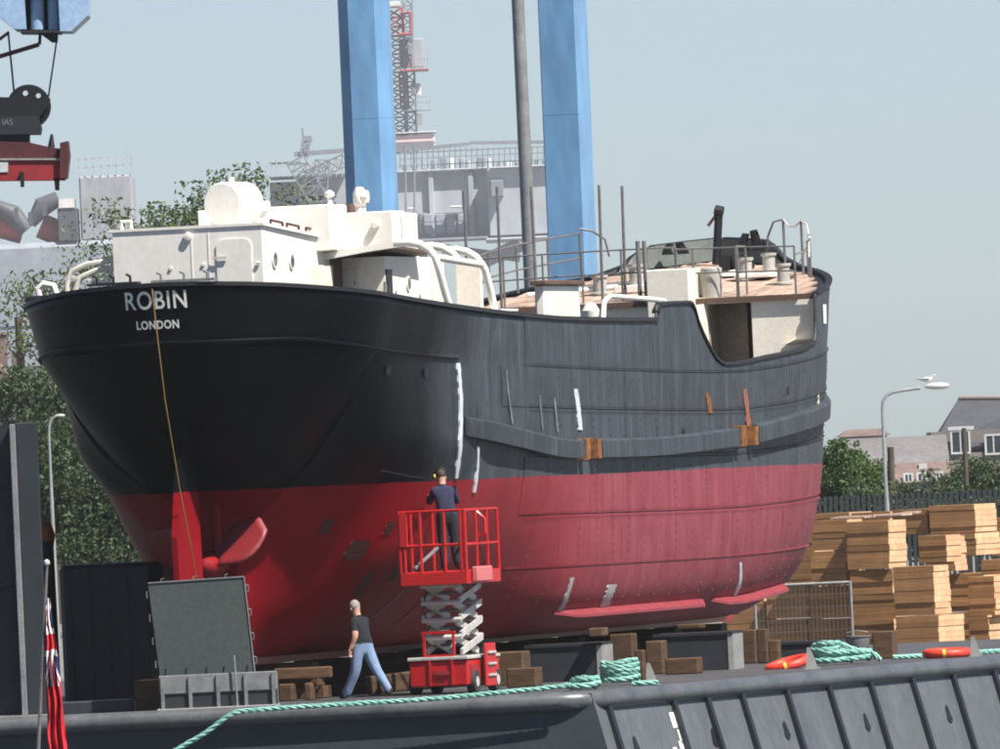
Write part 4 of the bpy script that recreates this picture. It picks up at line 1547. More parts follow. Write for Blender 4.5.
# scissor arms: 4 levels
zb, zt4, nl, hl = 0.70, 1.92, 4, 0.62
lev = (zt4 - zb) / nl
for i in range(nl):
    z0, z1 = zb + i * lev, zb + (i + 1) * lev
    for sx, xo in ((-1, .34), (1, .34)):
        for dr, ins in ((1, 0), (-1, .09)):
            x = sx * (xo - ins)
            MB().bar((x, -hl * dr, z0 + .03), (x, hl * dr, z1 - .03), .05, .11).build('scissor_arm', M['arm'], LIFT)
    MB().tube([(-.36, -hl, z1 - .01), (.36, -hl, z1 - .01)], .045, 10).build('cross_tube', M['arm'], LIFT, smooth=True)
    MB().tube([(-.36, hl, z1 - .01), (.36, hl, z1 - .01)], .045, 10).build('cross_tube', M['arm'], LIFT, smooth=True)
    MB().tube([(-.34, 0, (z0 + z1) / 2), (.34, 0, (z0 + z1) / 2)], .03, 8).build('pivot_pin', M['grey_steel'], LIFT, smooth=True)
PLT = MB().box(-.62, .62, -.98, 1.02, 1.92, 2.16, bev=.015).build('platform', M['red_lift'], LIFT)
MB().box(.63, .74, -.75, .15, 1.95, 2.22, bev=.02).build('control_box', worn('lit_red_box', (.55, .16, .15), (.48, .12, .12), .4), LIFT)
rl = MB()
for z in (2.62, 3.22):
    rl.tube([(-.60, -.96, z), (.60, -.96, z), (.60, 1.0, z), (-.60, 1.0, z), (-.60, -.96, z)], .026, 6)
RLG = rl.build('platform_railing', M['red_lift'], LIFT, smooth=True)
for x, y in ((-.60, -.96), (-.22, -.96), (.22, -.96), (.60, -.96), (.60, -.3), (.60, .35), (.60, 1.0), (0, 1.0), (-.60, 1.0), (-.60, .35), (-.60, -.3), (-.52, -.96), (.52, -.96)):
    MB().tube([(x, y, 2.15), (x, y, 3.23)], .028, 6).build('railing_post', M['red_lift'], RLG, smooth=True)
g = MB().box(-.59, -.46, -1.0, -.93, 2.62, 3.20)
g.build('gate_panel', M['red_lift'], RLG)
MB().tube([(.60, -.2, 3.18), (.74, -.2, 3.05), (.74, -.2, 2.8), (.60, -.2, 2.75)], .03, 6).build('joystick_guard', M['red_lift'], RLG, smooth=True)
MB().bar((-.4, -.9, 2.2), (-.05, .8, 2.9), .04).build('strut', M['grey_steel'], LIFT)


MB().tube([(.1, -.5, .72), (.1, .35, 1.45)], [.045, .045], 10).build('lift_ram', M['grey_steel'], LIFT, smooth=True)
MB().tube([(.1, .1, 1.24), (.1, .5, 1.6)], .028, 8).build('ram_rod', M['arm'], LIFT, smooth=True)
MB().tube([(-.3, -.6, .7), (-.36, -.66, .95), (-.22, -.6, 1.2), (-.34, -.64, 1.5), (-.25, -.6, 1.9)], .014, 6).build('hydraulic_hose', M['rubber'], LIFT, smooth=True)
MB().box(-.08, .2, -.99, -.955, .34, .42).build('maker_plate', M['red_crane'], CHS)
MB().box(.545, .552, -.8, -.3, .22, .5).build('battery_door', M['red_crane'], CHS)
MB().tube([(.58, -.2, 3.0), (.5, .1, 2.7), (.56, .3, 2.3), (.45, .5, 2.18)], .012, 6).build('control_cable', M['rubber'], RLG, smooth=True)


# ---------------- people
HEFT = {'pelvis': 1.18, 'waist': 1.22, 'chest': 1.2, 'lhip': 1.2, 'rhip': 1.2, 'lkn': 1.28, 'rkn': 1.28, 'lan': 1.4, 'ran': 1.4, 'lsh': 1.08, 'rsh': 1.08, 'lel': 1.12, 'rel': 1.12, 'neck': 1.08, 'head': 1.06}


def person(name, loc, joints, bones, mats, pick, label, hair, rz=0.0, ears=None, extras=()):
    """one continuous skinned body; joints: name -> (x, y, z, radius)"""
    root = empty(name, loc, rz, label, 'person')
    ids = list(joints)
    me = bpy.data.meshes.new('body')
    me.from_pydata([joints[i][:3] for i in ids], [(ids.index(a), ids.index(b)) for a, b in bones], [])
    ob = bpy.data.objects.new('body', me)
    C.objects.link(ob)
    sk = ob.modifiers.new('skin', 'SKIN')
    sk.use_smooth_shade = True
    for i, nm in enumerate(ids):
        r = joints[nm][3]
        rr = r if isinstance(r, tuple) else (r, r)
        if nm in HEFT:
            rr = (rr[0] * HEFT[nm], rr[1] * HEFT[nm])
        sv = me.skin_vertices[0].data[i]
        sv.radius = rr
        sv.use_root = (nm == 'pelvis')
    sb = ob.modifiers.new('sub', 'SUBSURF')
    sb.levels = sb.render_levels = 3
    dg = bpy.context.evaluated_depsgraph_get()
    me2 = bpy.data.meshes.new_from_object(ob.evaluated_get(dg))
    bpy.data.objects.remove(ob)
    me2.materials.clear()
    for m in mats:
        me2.materials.append(m)
    P = {k: Vector(v[:3]) for k, v in joints.items()}
    RAD = {k: (v[3][0] if isinstance(v[3], tuple) else v[3]) * HEFT.get(k, 1.0) for k, v in joints.items()}
    for p in me2.polygons:
        c_ = p.center
        best = None
        for a, b in bones:
            ab = P[b] - P[a]
            tt = max(0, min(1, (c_ - P[a]).dot(ab) / max(ab.length_squared, 1e-9)))
            dd = (c_ - P[a] - ab * tt).length / (RAD[a] * (1 - tt) + RAD[b] * tt)
            if best is None or dd < best[0]:
                best = (dd, a, b, tt)
        p.material_index = pick(best[1], best[2], best[3], c_)
        p.use_smooth = True
    link('body', me2, None, root)
    hd = P['head']
    hc = MB()
    # hair cap
    n, m = 14, 7
    vs, fs = [], []
    hm, hy, zlow = hair
    for i in range(m + 1):
        ph = R(90) * i / m * 1.18
        for j in range(n):
            a = 2 * math.pi * j / n
            q_ = Vector((math.sin(ph) * math.cos(a) * .094, math.sin(ph) * math.sin(a) * .104, math.cos(ph) * .115))
            q_.z = max(q_.z, zlow)
            vs.append(hd + Vector((0, 0, .035)) + q_ + Vector((random.uniform(-1, 1), random.uniform(-1, 1), random.uniform(-1, 1))) * .004)
    for i in range(m):
        for j in range(n):
            a, b = i * n + j, i * n + (j + 1) % n
            fs.append((a, b, b + n, a + n))
    hc.add(vs, fs).build('hair', hm, root, smooth=True)
    fd = Vector((hy[0], hy[1], 0)).normalized()
    sdv = Vector((-fd.y, fd.x, 0))
    for sg in (-1, 1):
        MB().lathe([(.004, -.012), (.024, -.006), (.026, .004), (.01, .012)], hd + sdv * sg * .088 + Vector((0, 0, -.01)), 10, 'X').build('ear', M['skin'], root, smooth=True)
        MB().lathe([(.002, -.008), (.009, 0), (.002, .008)], hd + fd * .088 + sdv * sg * .032 + Vector((0, 0, .01)), 8, 'Z').build('eye', M['black_steel'], root, smooth=True)
    nb = hd + fd * .09
    MB().add([nb + Vector((0, 0, .02)), nb + sdv * .016 + Vector((0, 0, -.03)), nb - sdv * .016 + Vector((0, 0, -.03)), nb + fd * .03 + Vector((0, 0, -.025))], [(0, 1, 3), (0, 3, 2), (1, 2, 3), (0, 2, 1)]).build('nose', M['skin'], root)
    mb_ = hd + fd * .084 + Vector((0, 0, -.06))
    MB().bar(mb_ - sdv * .022, mb_ + sdv * .022, .012, .008).build('mouth', M['red_lead'], root)
    return root


def hand(J, BN, tag_, wrist, dirv, side, curl):
    """palm and five fingers as short chains off the wrist"""
    w, d, s_ = Vector(wrist), Vector(dirv).normalized(), Vector(side).normalized()
    J[tag_ + 'palm'] = (*(w + d * .075), (.038, .02))
    BN.append((tag_ + 'wrist', tag_ + 'palm'))
    up = d.cross(s_)
    for k, (o_, ln) in enumerate(((-.03, .075), (-.01, .085), (.012, .08), (.032, .062))):
        a = w + d * .085 + s_ * o_
        b = a + d * ln * .5 + up * curl * .4 * ln
        c_ = b + d * ln * .3 + up * curl * ln
        J[tag_ + 'f%da' % k] = (*b, .0095)
        J[tag_ + 'f%db' % k] = (*c_, .008)
        BN += [(tag_ + 'palm', tag_ + 'f%da' % k), (tag_ + 'f%da' % k, tag_ + 'f%db' % k)]
    th_ = w + d * .03 - s_ * .045
    J[tag_ + 'ta'] = (*th_, .012)
    J[tag_ + 'tb'] = (*(th_ + d * .05 + up * curl * .03), .010)
    BN += [(tag_ + 'wrist', tag_ + 'ta'), (tag_ + 'ta', tag_ + 'tb')]


# the man walking left along the pontoon edge
base = at(364, 697, 243.2)
J = {
    'pelvis': (0.02, 0, .93, (.15, .12)), 'waist': (0.0, 0, 1.06, (.15, .125)), 'chest': (-.02, .0, 1.27, (.175, .145)), 'neckb': (-.05, 0, 1.42, .085), 'neck': (-.08, 0, 1.485, .062),
    'head': (-.11, 0, 1.595, (.088, .10)), 'crown': (-.105, 0, 1.67, (.07, .085)),
    'lsh': (-.03, -.18, 1.37, .075), 'lel': (.05, -.25, 1.11, .055), 'lwrist': (-.04, -.27, .90, .036),
    'rsh': (-.01, .18, 1.37, .075), 'rel': (-.10, .24, 1.11, .05), 'rwrist': (-.28, .24, .96, .033),
    'lhip': (-.03, -.10, .86, .105), 'lkn': (-.085, -.10, .49, .075), 'lan': (-.30, -.10, .10, .055), 'lto': (-.45, -.10, .045, .042), 'lhe': (-.255, -.10, .045, .045),
    'rhip': (.05, .10, .86, .105), 'rkn': (.22, .10, .50, .072), 'ran': (.47, .10, .15, .052), 'rto': (.40, .10, .035, .042), 'rhe': (.525, .10, .13, .042),
}
BN = [('pelvis', 'waist'), ('waist', 'chest'), ('chest', 'neckb'), ('neckb', 'neck'), ('neck', 'head'), ('head', 'crown'), ('chest', 'lsh'), ('lsh', 'lel'), ('lel', 'lwrist'), ('chest', 'rsh'), ('rsh', 'rel'), ('rel', 'rwrist'),
      ('pelvis', 'lhip'), ('lhip', 'lkn'), ('lkn', 'lan'), ('lan', 'lto'), ('lan', 'lhe'), ('pelvis', 'rhip'), ('rhip', 'rkn'), ('rkn', 'ran'), ('ran', 'rto'), ('ran', 'rhe')]
hand(J, BN, 'l', J['lwrist'][:3], (-.35, 0, -1), (0, 1, 0), .5)
hand(J, BN, 'r', J['rwrist'][:3], (-.7, 0, -.7), (0, 1, 0), .5)


def pick_walk(a, b, t, c_):
    if b in ('head', 'crown', 'neck') or a in ('head',):
        return 0
    if 'wrist' in (a[1:], b[1:]) or a[1:] in ('palm', 'ta') or 'f' in a[1:2]:
        if (a[1:], b[1:]) == ('el', 'wrist'):
            return 0
        return 0
    if b[1:] == 'el':
        return 1 if t < .72 else 0
    if a[1:] == 'an' or b[1:] in ('to', 'he'):
        return 3
    if a == 'pelvis' and b != 'waist' or a[1:] in ('hip', 'kn'):
        return 2
    if a == 'pelvis' and c_.z < .97:
        return 2
    return 1


person('person', (base.x, base.y, 0.0), J, BN, [M['skin'], M['tshirt'], M['jeans'], M['boots']], pick_walk,
       'grey haired man in black t-shirt and blue jeans walking along the pontoon', (M['hair_grey'], (-1, .15), -.055), rz=R(-34))

# the worker on the lift, back to the camera
wb = at(449, 570, 245.6)
J = {
    'pelvis': (0.02, 0, .97, (.155, .125)), 'waist': (0.0, 0, 1.10, (.15, .12)), 'chest': (-.03, .01, 1.33, (.185, .14)), 'neckb': (-.05, .03, 1.49, .08), 'neck': (-.06, .05, 1.545, .066),
    'head': (-.07, .08, 1.655, (.09, .10)), 'crown': (-.07, .08, 1.735, (.075, .09)),
    'lsh': (-.20, .02, 1.41, .078), 'lel': (-.30, .16, 1.20, .056), 'lwrist': (-.30, .42, 1.33, .036),
    'rsh': (.14, .02, 1.41, .078), 'rel': (.20, .16, 1.20, .056), 'rwrist': (.02, .42, 1.28, .036),
    'lhip': (-.08, 0, .89, .112), 'lkn': (-.07, .02, .50, .082), 'lan': (-.06, -.02, .10, .062), 'lto': (-.09, .16, .045, .045), 'lhe': (-.06, -.06, .045, .045),
    'rhip': (.12, 0, .89, .112), 'rkn': (.14, .03, .50, .082), 'ran': (.16, -.02, .10, .062), 'rto': (.20, .16, .045, .045), 'rhe': (.16, -.06, .045, .045),
}
BN = [(a, b) for a, b in BN if a[1:] not in ('palm', 'ta', 'wrist') and not a[1:2] == 'f']
BN = [(a, b) for a, b in BN if a in J and b in J]
hand(J, BN, 'l', J['lwrist'][:3], (.3, 1, .2), (0, 0, 1), .6)
hand(J, BN, 'r', J['rwrist'][:3], (-.4, 1, .2), (0, 0, 1), .6)


def pick_work(a, b, t, c_):
    if b in ('head', 'crown', 'neck') or a == 'head':
        return 0
    if a[1:] in ('wrist', 'palm', 'ta') or a[1:2] == 'f':
        return 0
    if a[1:] == 'an':
        return 3
    if a == 'pelvis' and b != 'waist' or a[1:] in ('hip', 'kn'):
        return 2
    if a == 'pelvis' and c_.z < 1.0:
        return 2
    return 1


WK = person('person', (wb.x, wb.y, 2.162), J, BN, [M['skin'], M['overall'], M['trousers'], M['boots']], pick_work,
            'worker in navy overalls standing on the scissor lift facing the hull', (M['hair_dark'], (-.15, 1), -.075))
MB().lathe([(.03, -.03), (.045, -.02), (.045, .02), (.03, .03)], (-.17, .08, 1.665), 12, 'X').build('ear_defender', M['yellow'], WK, smooth=True)
MB().tube([(-.17, .08, 1.70), (-.13, .07, 1.80), (-.07, .07, 1.83), (0, .07, 1.80), (.035, .08, 1.70)], .014, 6).build('ear_defender_band', M['black_steel'], WK, smooth=True)


# ---------------- ropes
def rope_mesh(path, r, twist=14.0, step=0.03):
    """three-strand rope along a path"""
    pts = [Vector(p) for p in path]
    seg = [0.0]
    for a, b in zip(pts[:-1], pts[1:]):
        seg.append(seg[-1] + (b - a).length)
    n = max(8, int(seg[-1] / step))
    fx = [pchip(seg, [p[k] for p in pts]) for k in range(3)]
    cl = [Vector((fx[0](seg[-1] * i / n), fx[1](seg[-1] * i / n), fx[2](seg[-1] * i / n))) for i in range(n + 1)]
    mb = MB()
    for k in range(3):
        sp = []
        for i, p in enumerate(cl):
            d = (cl[min(i + 1, n)] - cl[max(i - 1, 0)]).normalized()
            u_ = d.cross(Vector((0, 0, 1)))
            if u_.length < 1e-3:
                u_ = Vector((1, 0, 0))
            u_.normalize()
            w_ = d.cross(u_)
            a = seg[-1] * i / n * twist + 2 * math.pi * k / 3
            sp.append(p + (u_ * math.cos(a) + w_ * math.sin(a)) * r * .5)
        mb.tube(sp, r * .56, 5)
    return mb


edge = [(166, 756), (205, 733), (240, 711.5), (262, 709.5), (320, 705.5), (400, 701), (480, 694.5), (540, 688.5), (570, 685)]
path = []
for px, py in edge:
    p = at(px, py, 238.0)
    path.append(p)
rp = rope_mesh(path, 0.046, 15, 0.05).build('mooring_rope', M['rope'], smooth=True)
tag(rp, 'green twisted rope led along the pontoon rim and over the edge', 'rope')


def coil(cx, cy, cz, r0, r1, loops, h, r, flat=1.0):
    pts = []
    n = int(loops * 22)
    for i in range(n + 1):
        a = 2 * math.pi * i / 22
        u_ = i / n
        rr = r0 + (r1 - r0) * (0.5 + .5 * math.sin(a * .37)) + random.uniform(-.012, .012)
        pts.append((cx + rr * math.cos(a), cy + rr * math.sin(a) * flat, cz + r + h * u_ + .015 * math.sin(a * 2.3)))
    return pts


c1 = at(620, 684, 245.5)
tag(rope_mesh(coil(c1.x, c1.y, .02, .30, .33, 5, .36, .055), 0.048, 15, .06).build('rope_coil', M['rope'], smooth=True), 'neat stacked coil of green rope on the pontoon deck', 'rope coil', 'coils of green rope')
c1 = at(583, 687, 242.0)
tag(rope_mesh(coil(c1.x, c1.y, .0, .12, .30, 3, .16, .055), 0.055, 13, .06).build('rope_coil', M['rope'], smooth=True), 'small loose heap of green rope at the end of the rim rope', 'rope coil', 'coils of green rope')
c1 = at(638, 684, 243.0)
tag(rope_mesh([(c1.x - .1, c1.y, .06), (c1.x + .1, c1.y - .05, .06), (c1.x + .35, c1.y, .06)], 0.05, 13, .05).build('rope_end', M['rope'], smooth=True), 'short loose end of green rope right of the stacked coil', 'rope')
c1 = at(842, 664, 259.0)
big = []
for k, (dx, dy, rr, lp, hh, z0) in enumerate(((-.18, 0, .42, 3, .18, 0), (.12, .1, .45, 3, .16, .02), (-.30, -.1, .25, 3, .16, .2))):
    big += coil(c1.x + dx, c1.y + dy, z0, rr * .75, rr, lp, hh, .06)
big += [(c1.x + .3, c1.y, .25), (c1.x + .55, c1.y - .1, .2), (c1.x + .72, c1.y - .1, .05)]
tag(rope_mesh(big, 0.05, 14, .07).build('rope_coil', M['rope'], smooth=True), 'large tangled heap of green rope beside the grey bucket', 'rope coil', 'coils of green rope')
a_, b_ = at(893, 659, 262), at(1003, 654, 264)
a_.z = b_.z = 0.045
tag(rope_mesh([a_, (a_ + b_) / 2, b_], 0.05, 13, .08).build('mooring_rope', M['rope'], smooth=True), 'green rope lying straight on deck below the timber stacks', 'rope')

# yellow line down the stern
yl = [at(152, 289, 239.6), at(156, 325, 239.5), at(165, 400, 239.7), at(180, 490, 240.4), at(196, 574, 241.0), at(199, 590, 241.2)]
tag(MB().tube(yl, 0.011, 6).build('hanging_line', M['rope_yellow'], smooth=True), 'thin yellow line hanging from the stern rail over the name', 'rope')


# lifebuoys and deck lugs
def buoy(px, py, d, tilt, yaw, label, R0=.36):
    p = at(px, py, d)
    mb = MB()
    ring_ = []
    n, m = 26, 10
    for i in range(n):
        a = 2 * math.pi * i / n
        for j in range(m):
            b = 2 * math.pi * j / m
            rr = R0 + .085 * math.cos(b)
            ring_.append((rr * math.cos(a), rr * math.sin(a), .085 * math.sin(b)))
    fs = [(i * m + j, ((i + 1) % n) * m + j, ((i + 1) % n) * m + (j + 1) % m, i * m + (j + 1) % m) for i in range(n) for j in range(m)]
    mb.add(ring_, fs)
    t_ = empty('lifebuoy', (p.x, p.y, max(p.z, .09)), yaw, label, 'lifebuoy', 'lifebuoys on deck')
    o_ = mb.build('ring', M['buoy'], t_, smooth=True)
    o_.rotation_euler = tilt
    MB().lathe([(.092, -.03), (.092, .03)], (R0 * math.cos(R(-100)), R0 * math.sin(R(-100)), 0), 10, 'X').build('band', M['yellow'], o_, smooth=True)
    return t_


buoy(788, 667, 256.5, (R(6), R(-13), 0), 0, 'orange red lifebuoy propped at a tilt on the rope heap')
buoy(947, 655, 261.5, (R(2), 0, 0), 0, 'orange red lifebuoy lying flat on deck below the timber stacks', .38)
for px, py, d, lb in ((652, 684, 243.5, 'grey pointed deck lug right of the stacked green coil'), (812, 668, 254.5, 'grey pointed deck lug between orange lifebuoy and rope heap'), (976, 656, 259.5, 'grey pointed deck lug beside the flat lifebuoy')):
    p = at(px, py, d)
    g = MB().prism([(-.11, 0, 0), (.11, 0, 0), (.07, 0, .15), (-.02, 0, .40), (-.08, 0, .40)], (0, 0, 0), (0, .05, 0))
    g.box(-.15, .15, -.12, .16, 0, .03)
    o_ = g.build('deck_lug', M['stand_edge'])
    o_.location = (p.x, p.y, 0)
    tag(o_, lb, 'deck lug', 'pointed lugs along the pontoon edge')
p = at(858, 655, 264)
BKT = empty('bucket', (p.x, p.y, 0), 0, 'grey metal bucket standing beside the squared timber post', 'bucket')
MB().lathe([(.17, 0), (.18, .01), (.235, .43), (.25, .435), (.25, .46), (.225, .46), (.165, .03)], (0, 0, 0), 18).build('pail', M['grey_steel'], BKT, smooth=True)
MB().tube([(-.24, 0, .42), (-.2, -.12, .52), (0, -.17, .56), (.2, -.12, .52), (.24, 0, .42)], .01, 6).build('handle', M['grey_steel'], BKT, smooth=True)

# grey plate with lugs, standing in a grey skip
d = 239.7
p00, p10, p11, p01 = at(160, 676, d), at(255, 672, d), at(244, 576.5, d), at(148, 583, d)
pnl = empty('upright_steel_sheet', ((p00.x + p10.x) / 2, d - DIST, p00.z), 0, 'large grey steel plate with edge lugs standing upright below the rudder', 'panel')
lc = lambda p: Vector(p) - pnl.location
mp_ = MB().prism([lc(p00), lc(p10), lc(p11), lc(p01)], (0, 0, 0), (0, .06, 0)).build('plate', M['plate_panel'], pnl)
for a, b, n_ in ((p00, p01, 4), (p10, p11, 4), (p01, p11, 3)):
    for k in range(n_):
        q_ = lc(a + (b - a) * ((k + .5) / n_))
        MB().tube([q_ + Vector((-.04, .03, -.06)), q_ + Vector((.05 if a is p10 else -.05, .03, -.05)), q_ + Vector((.05 if a is p10 else -.05, .03, .05)), q_ + Vector((0, .03, .06))], .012, 6).build('edge_lug', M['rail'], pnl)
for a, b in ((p01, p11), (p10, p11)):
    MB().bar(lc(a) + Vector((0, -.01, 0)), lc(b) + Vector((0, -.01, 0)), .02).build('edge_bar', M['grey_steel'], pnl)
sx0, sx1 = at(160, 709, 239.0), at(278, 704, 239.0)
SK = empty('steel_skip', ((sx0.x + sx1.x) / 2, sx0.y, 0), 0, 'low grey steel skip frame holding the upright plate', 'skip')
w = (sx1.x - sx0.x) / 2
MB().box(-w, w, 0, .06, 0.02, .30).build('front_plate', M['stand'], SK)
MB().box(-w, w, -.03, .05, .302, .62, bev=.01).build('top_board', M['skip'], SK)
MB().box(-w, w, .9, .96, 0.02, .60).build('back_plate', M['skip'], SK)
for x in np.linspace(-w + .06, w - .06, 5):
    MB().box(x - .03, x + .03, -.07, -.032, .02, .60).build('upright', M['skip'], SK)
MB().box(-w - .05, w + .02, -.2, 1.0, 0.0, .05, bev=.01).build('base_rail', M['stand_edge'], SK)
MB().tube([(.32, -.1, .05), (.30, -.1, .92)], .018, 6).build('rod', M['grey_steel'], SK, smooth=True)
for x in (-.9, -.55, -.2, .1, .5):
    MB().tube([(x, .0, .62), (x + .02, .0, .74)], .02, 6).build('pin', M['black_steel'], SK)

# bulky black box, low tray and steel column at the left
d = 244.0
a_, b_ = at(58, 566, d), at(152, 562, d)
wd = b_.x - a_.x
BT = empty('black_box', ((a_.x + b_.x) / 2, d - DIST, 0), R(-6), 'bulky black box left of the grey plate', 'tank')
MB().box(-wd / 2, wd / 2, 0, 1.6, .12, a_.z, bev=.08).build('box_body', M['black_steel'], BT)
for x in np.linspace(-wd / 2 + .15, wd / 2 - .15, 5):
    MB().box(x - .04, x + .04, -.05, -.002, .15, a_.z - .1).build('stiffener', M['black_steel'], BT)
for x in (-wd / 2 + .2, wd / 2 - .35):
    MB().box(x, x + .2, .1, 1.4, 0, .118).build('skid', M['black_steel'], BT)
a_, b_ = at(60, 698, 240.6), at(133, 695, 240.6)
tr = MB().box(0, b_.x - a_.x, 0, .9, 0, .22, bev=.02)
o_ = tr.build('drip_tray', M['pontoon_end'])
o_.location = (a_.x, .6, 0)
tag(o_, 'low blue grey drip tray in front of the black box', 'tray')
a_ = at(-6, 424, 239.5)
b_ = at(36, 424, 239.5)
COLM = empty('steel_column', ((a_.x + b_.x) / 2, -.5, 0), 0, 'tall dark steel column at the left edge of the picture', 'column')
hh = a_.z
wd = b_.x - a_.x
MB().box(-wd / 2 + .36, wd / 2, 0, .55, .05, hh, bev=.015).build('column_body', M['stand'], COLM)
MB().box(-wd / 2 + .26, -wd / 2 + .36, -.1, .6, .05, hh - .02, bev=.01).build('front_flange', M['grey_steel'], COLM)
MB().box(-wd / 2 - .6, -wd / 2 + .26, .3, .36, .05, hh - .05).build('web', M['stand'], COLM)
MB().box(-wd / 2 - .6, wd / 2 + .06, -.15, .7, 0.0, .05).build('base_plate', M['stand_edge'], COLM)
for z in (2.2, 3.9):
    MB().tube([(-wd / 2 - .1, .25, z), (-wd / 2 + .26, .25, z + .08)], .03, 6).build('rung', M['stand'], COLM)
OB = empty('mooring_bollard', (at(43, 560, 247).x, 7.0, 0), 0, 'tall dark mooring post with rusty orange cap behind the steel column', 'bollard')
MB().lathe([(.25, 0), (.22, .1), (.2, 2.9), (.22, 3.0)], (0, 0, 0), 14).build('post', M['black_steel'], OB, smooth=True)
MB().lathe([(.22, 3.0), (.24, 3.1), (.17, 3.32), (.05, 3.38)], (0, 0, 0), 14).build('cap', M['orange'], OB, smooth=True)
for k in range(3):
    a_ = at(84, 552, 262)
    o_ = MB().box(0, 1.1, 0, 1.2, 0, .07, bev=.01).build('sawn_board', M['pack'])
    o_.location = (a_.x + .05 * k, a_.y, 1.95 + .075 * k)
    o_.rotation_euler = (0, R(4), R(-20))
    tag(o_, ['bottom', 'middle', 'top'][k] + ' pale sawn board of the small pile seen above the black box', 'board', 'pale boards above the black tank')
rk_ = MB()
a_ = at(70, 555, 261.5)
tr_ = empty('trestle', (a_.x + .5, a_.y, 0), 0, 'dark trestle carrying the pale sawn boards', 'trestle')
for x in (-.4, .7):
    for y in (0.1, 1.0):
        MB().bar((x, y, 0), (x * .9, y, 1.86), .08).build('leg', M['stand'], tr_)
MB().box(-.5, .95, .0, 1.1, 1.86, 1.93).build('top', M['stand'], tr_)

# ---------------- red ensign in the foreground, on the stern of another boat
d = 205.0
fs_top, fs_bot = at(47, 566, d), at(36, 800, d)
BOAT_Z = -1.6
FL = empty('red_ensign', (fs_bot.x, fs_bot.y, fs_bot.z), 0, 'red ensign hanging limp in folds on its staff in the foreground', 'flag')
lf = lambda p: Vector(p) - FL.location
MB().tube([lf(fs_bot), lf((fs_bot + fs_top) / 2), lf(fs_top)], [.03, .026, .02], 8).build('flagstaff', M['rail'], FL, smooth=True)
MB().lathe([(.02, 0), (.045, .03), (.045, .07), (.01, .1)], lf(fs_top), 10).build('truck', M['rail_white'], FL, smooth=True)
ft = NT('ensign_cloth')
uvn = ft.n('ShaderNodeUVMap')
sp_ = ft.n('ShaderNodeSeparateXYZ')
ft.l(uvn.outputs[0], sp_.inputs[0])
U, V = sp_.outputs[0], sp_.outputs[1]
# canton occupies the upper hoist part: V 0..1 (down), U 0..1 across
du = ft.math('ABSOLUTE', ft.math('SUBTRACT', U, .5))
dv = ft.math('ABSOLUTE', ft.math('SUBTRACT', V, .5))
cross_r = ft.math('MAXIMUM', ft.math('LESS_THAN', du, .09), ft.math('LESS_THAN', dv, .09))
cross_w = ft.math('MAXIMUM', ft.math('LESS_THAN', du, .16), ft.math('LESS_THAN', dv, .16))
diag = ft.math('ABSOLUTE', ft.math('SUBTRACT', du, dv))
dg_w = ft.math('LESS_THAN', diag, .10)
dg_r = ft.math('LESS_THAN', diag, .04)
cc = ft.mix(dg_w, (0.012, 0.02, 0.12), (.8, .8, .8))
cc = ft.mix(dg_r, cc, (.55, .015, .03))
cc = ft.mix(cross_w, cc, (.8, .8, .8))
cc = ft.mix(cross_r, cc, (.55, .015, .03))
isr = ft.math('GREATER_THAN', V, 1.0)
cc = ft.mix(isr, cc, (.58, .012, .03))
FM = ft.out(cc, .8)
nu, nv = 36, 40
vs, fs, uvs = [], [], []
for i in range(nv + 1):
    v_ = i / nv
    ctr = at(48 + 14 * v_ ** 1.2, 598 + 200 * v_, d)
    wdt = 0.06 + 0.10 * smoothstep(0, .35, v_) + .14 * v_
    for j in range(nu + 1):
        u_ = j / nu
        fold = math.sin(u_ * 2 * math.pi * 2.6 + v_ * 5 + 1.3 * math.sin(v_ * 21))
        x = (u_ - .5) * wdt + .012 * math.sin(u_ * 19)
        y = .12 * fold * (0.5 + .5 * v_) * min(1, v_ * 5 + .25)
        vs.append(lf(ctr + Vector((x, y, -.04 * math.sin(u_ * 7) * v_))))
        uvs.append((u_ * 1.0, v_ * 200 / 88))
for i in range(nv):
    for j in range(nu):
        a = i * (nu + 1) + j
        fs.append((a, a + 1, a + nu + 2, a + nu + 1))
fm_ = MB().add(vs, fs).mesh('flag_cloth')
uvl = fm_.uv_layers.new(name='UVMap')
for lp_ in fm_.loops:
    uvl.data[lp_.index].uv = uvs[lp_.vertex_index]
link('flag_cloth', fm_, FM, FL, smooth=True)


# ================================================================ timber stacks on the quay
YAW = R(-26)


def pack(px0, px1, py0, py1, d, depth, label, layers=None, grp='sawn timber packs on the quay'):
    a, b = at(px0, py1, d), at(px1, py1, d)
    top = at(px0, py0, d)
    w = (b.x - a.x) / math.cos(YAW)
    h = top.z - a.z
    n_ = layers or max(2, round(h / 0.125))
    depth *= 0.68
    t_ = empty('timber_pack', (a.x, d - DIST, a.z), YAW + random.uniform(-.035, .035), label, 'timber pack', grp)
    lh = h / n_
    for k in range(n_):
        jx, jy = random.uniform(-.009, .009), random.uniform(-.012, .012)
        MB().box(jx, w + jx + random.uniform(-.022, .022), jy, depth + jy, k * lh + .001, (k + 1) * lh - .0005, bev=.003).build('board_layer', [M['pack'], M['pack_sunlit']], t_)
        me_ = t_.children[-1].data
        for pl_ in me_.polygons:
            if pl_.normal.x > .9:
                pl_.material_index = 1  # right-hand faces take the sunlit colour
    return t_


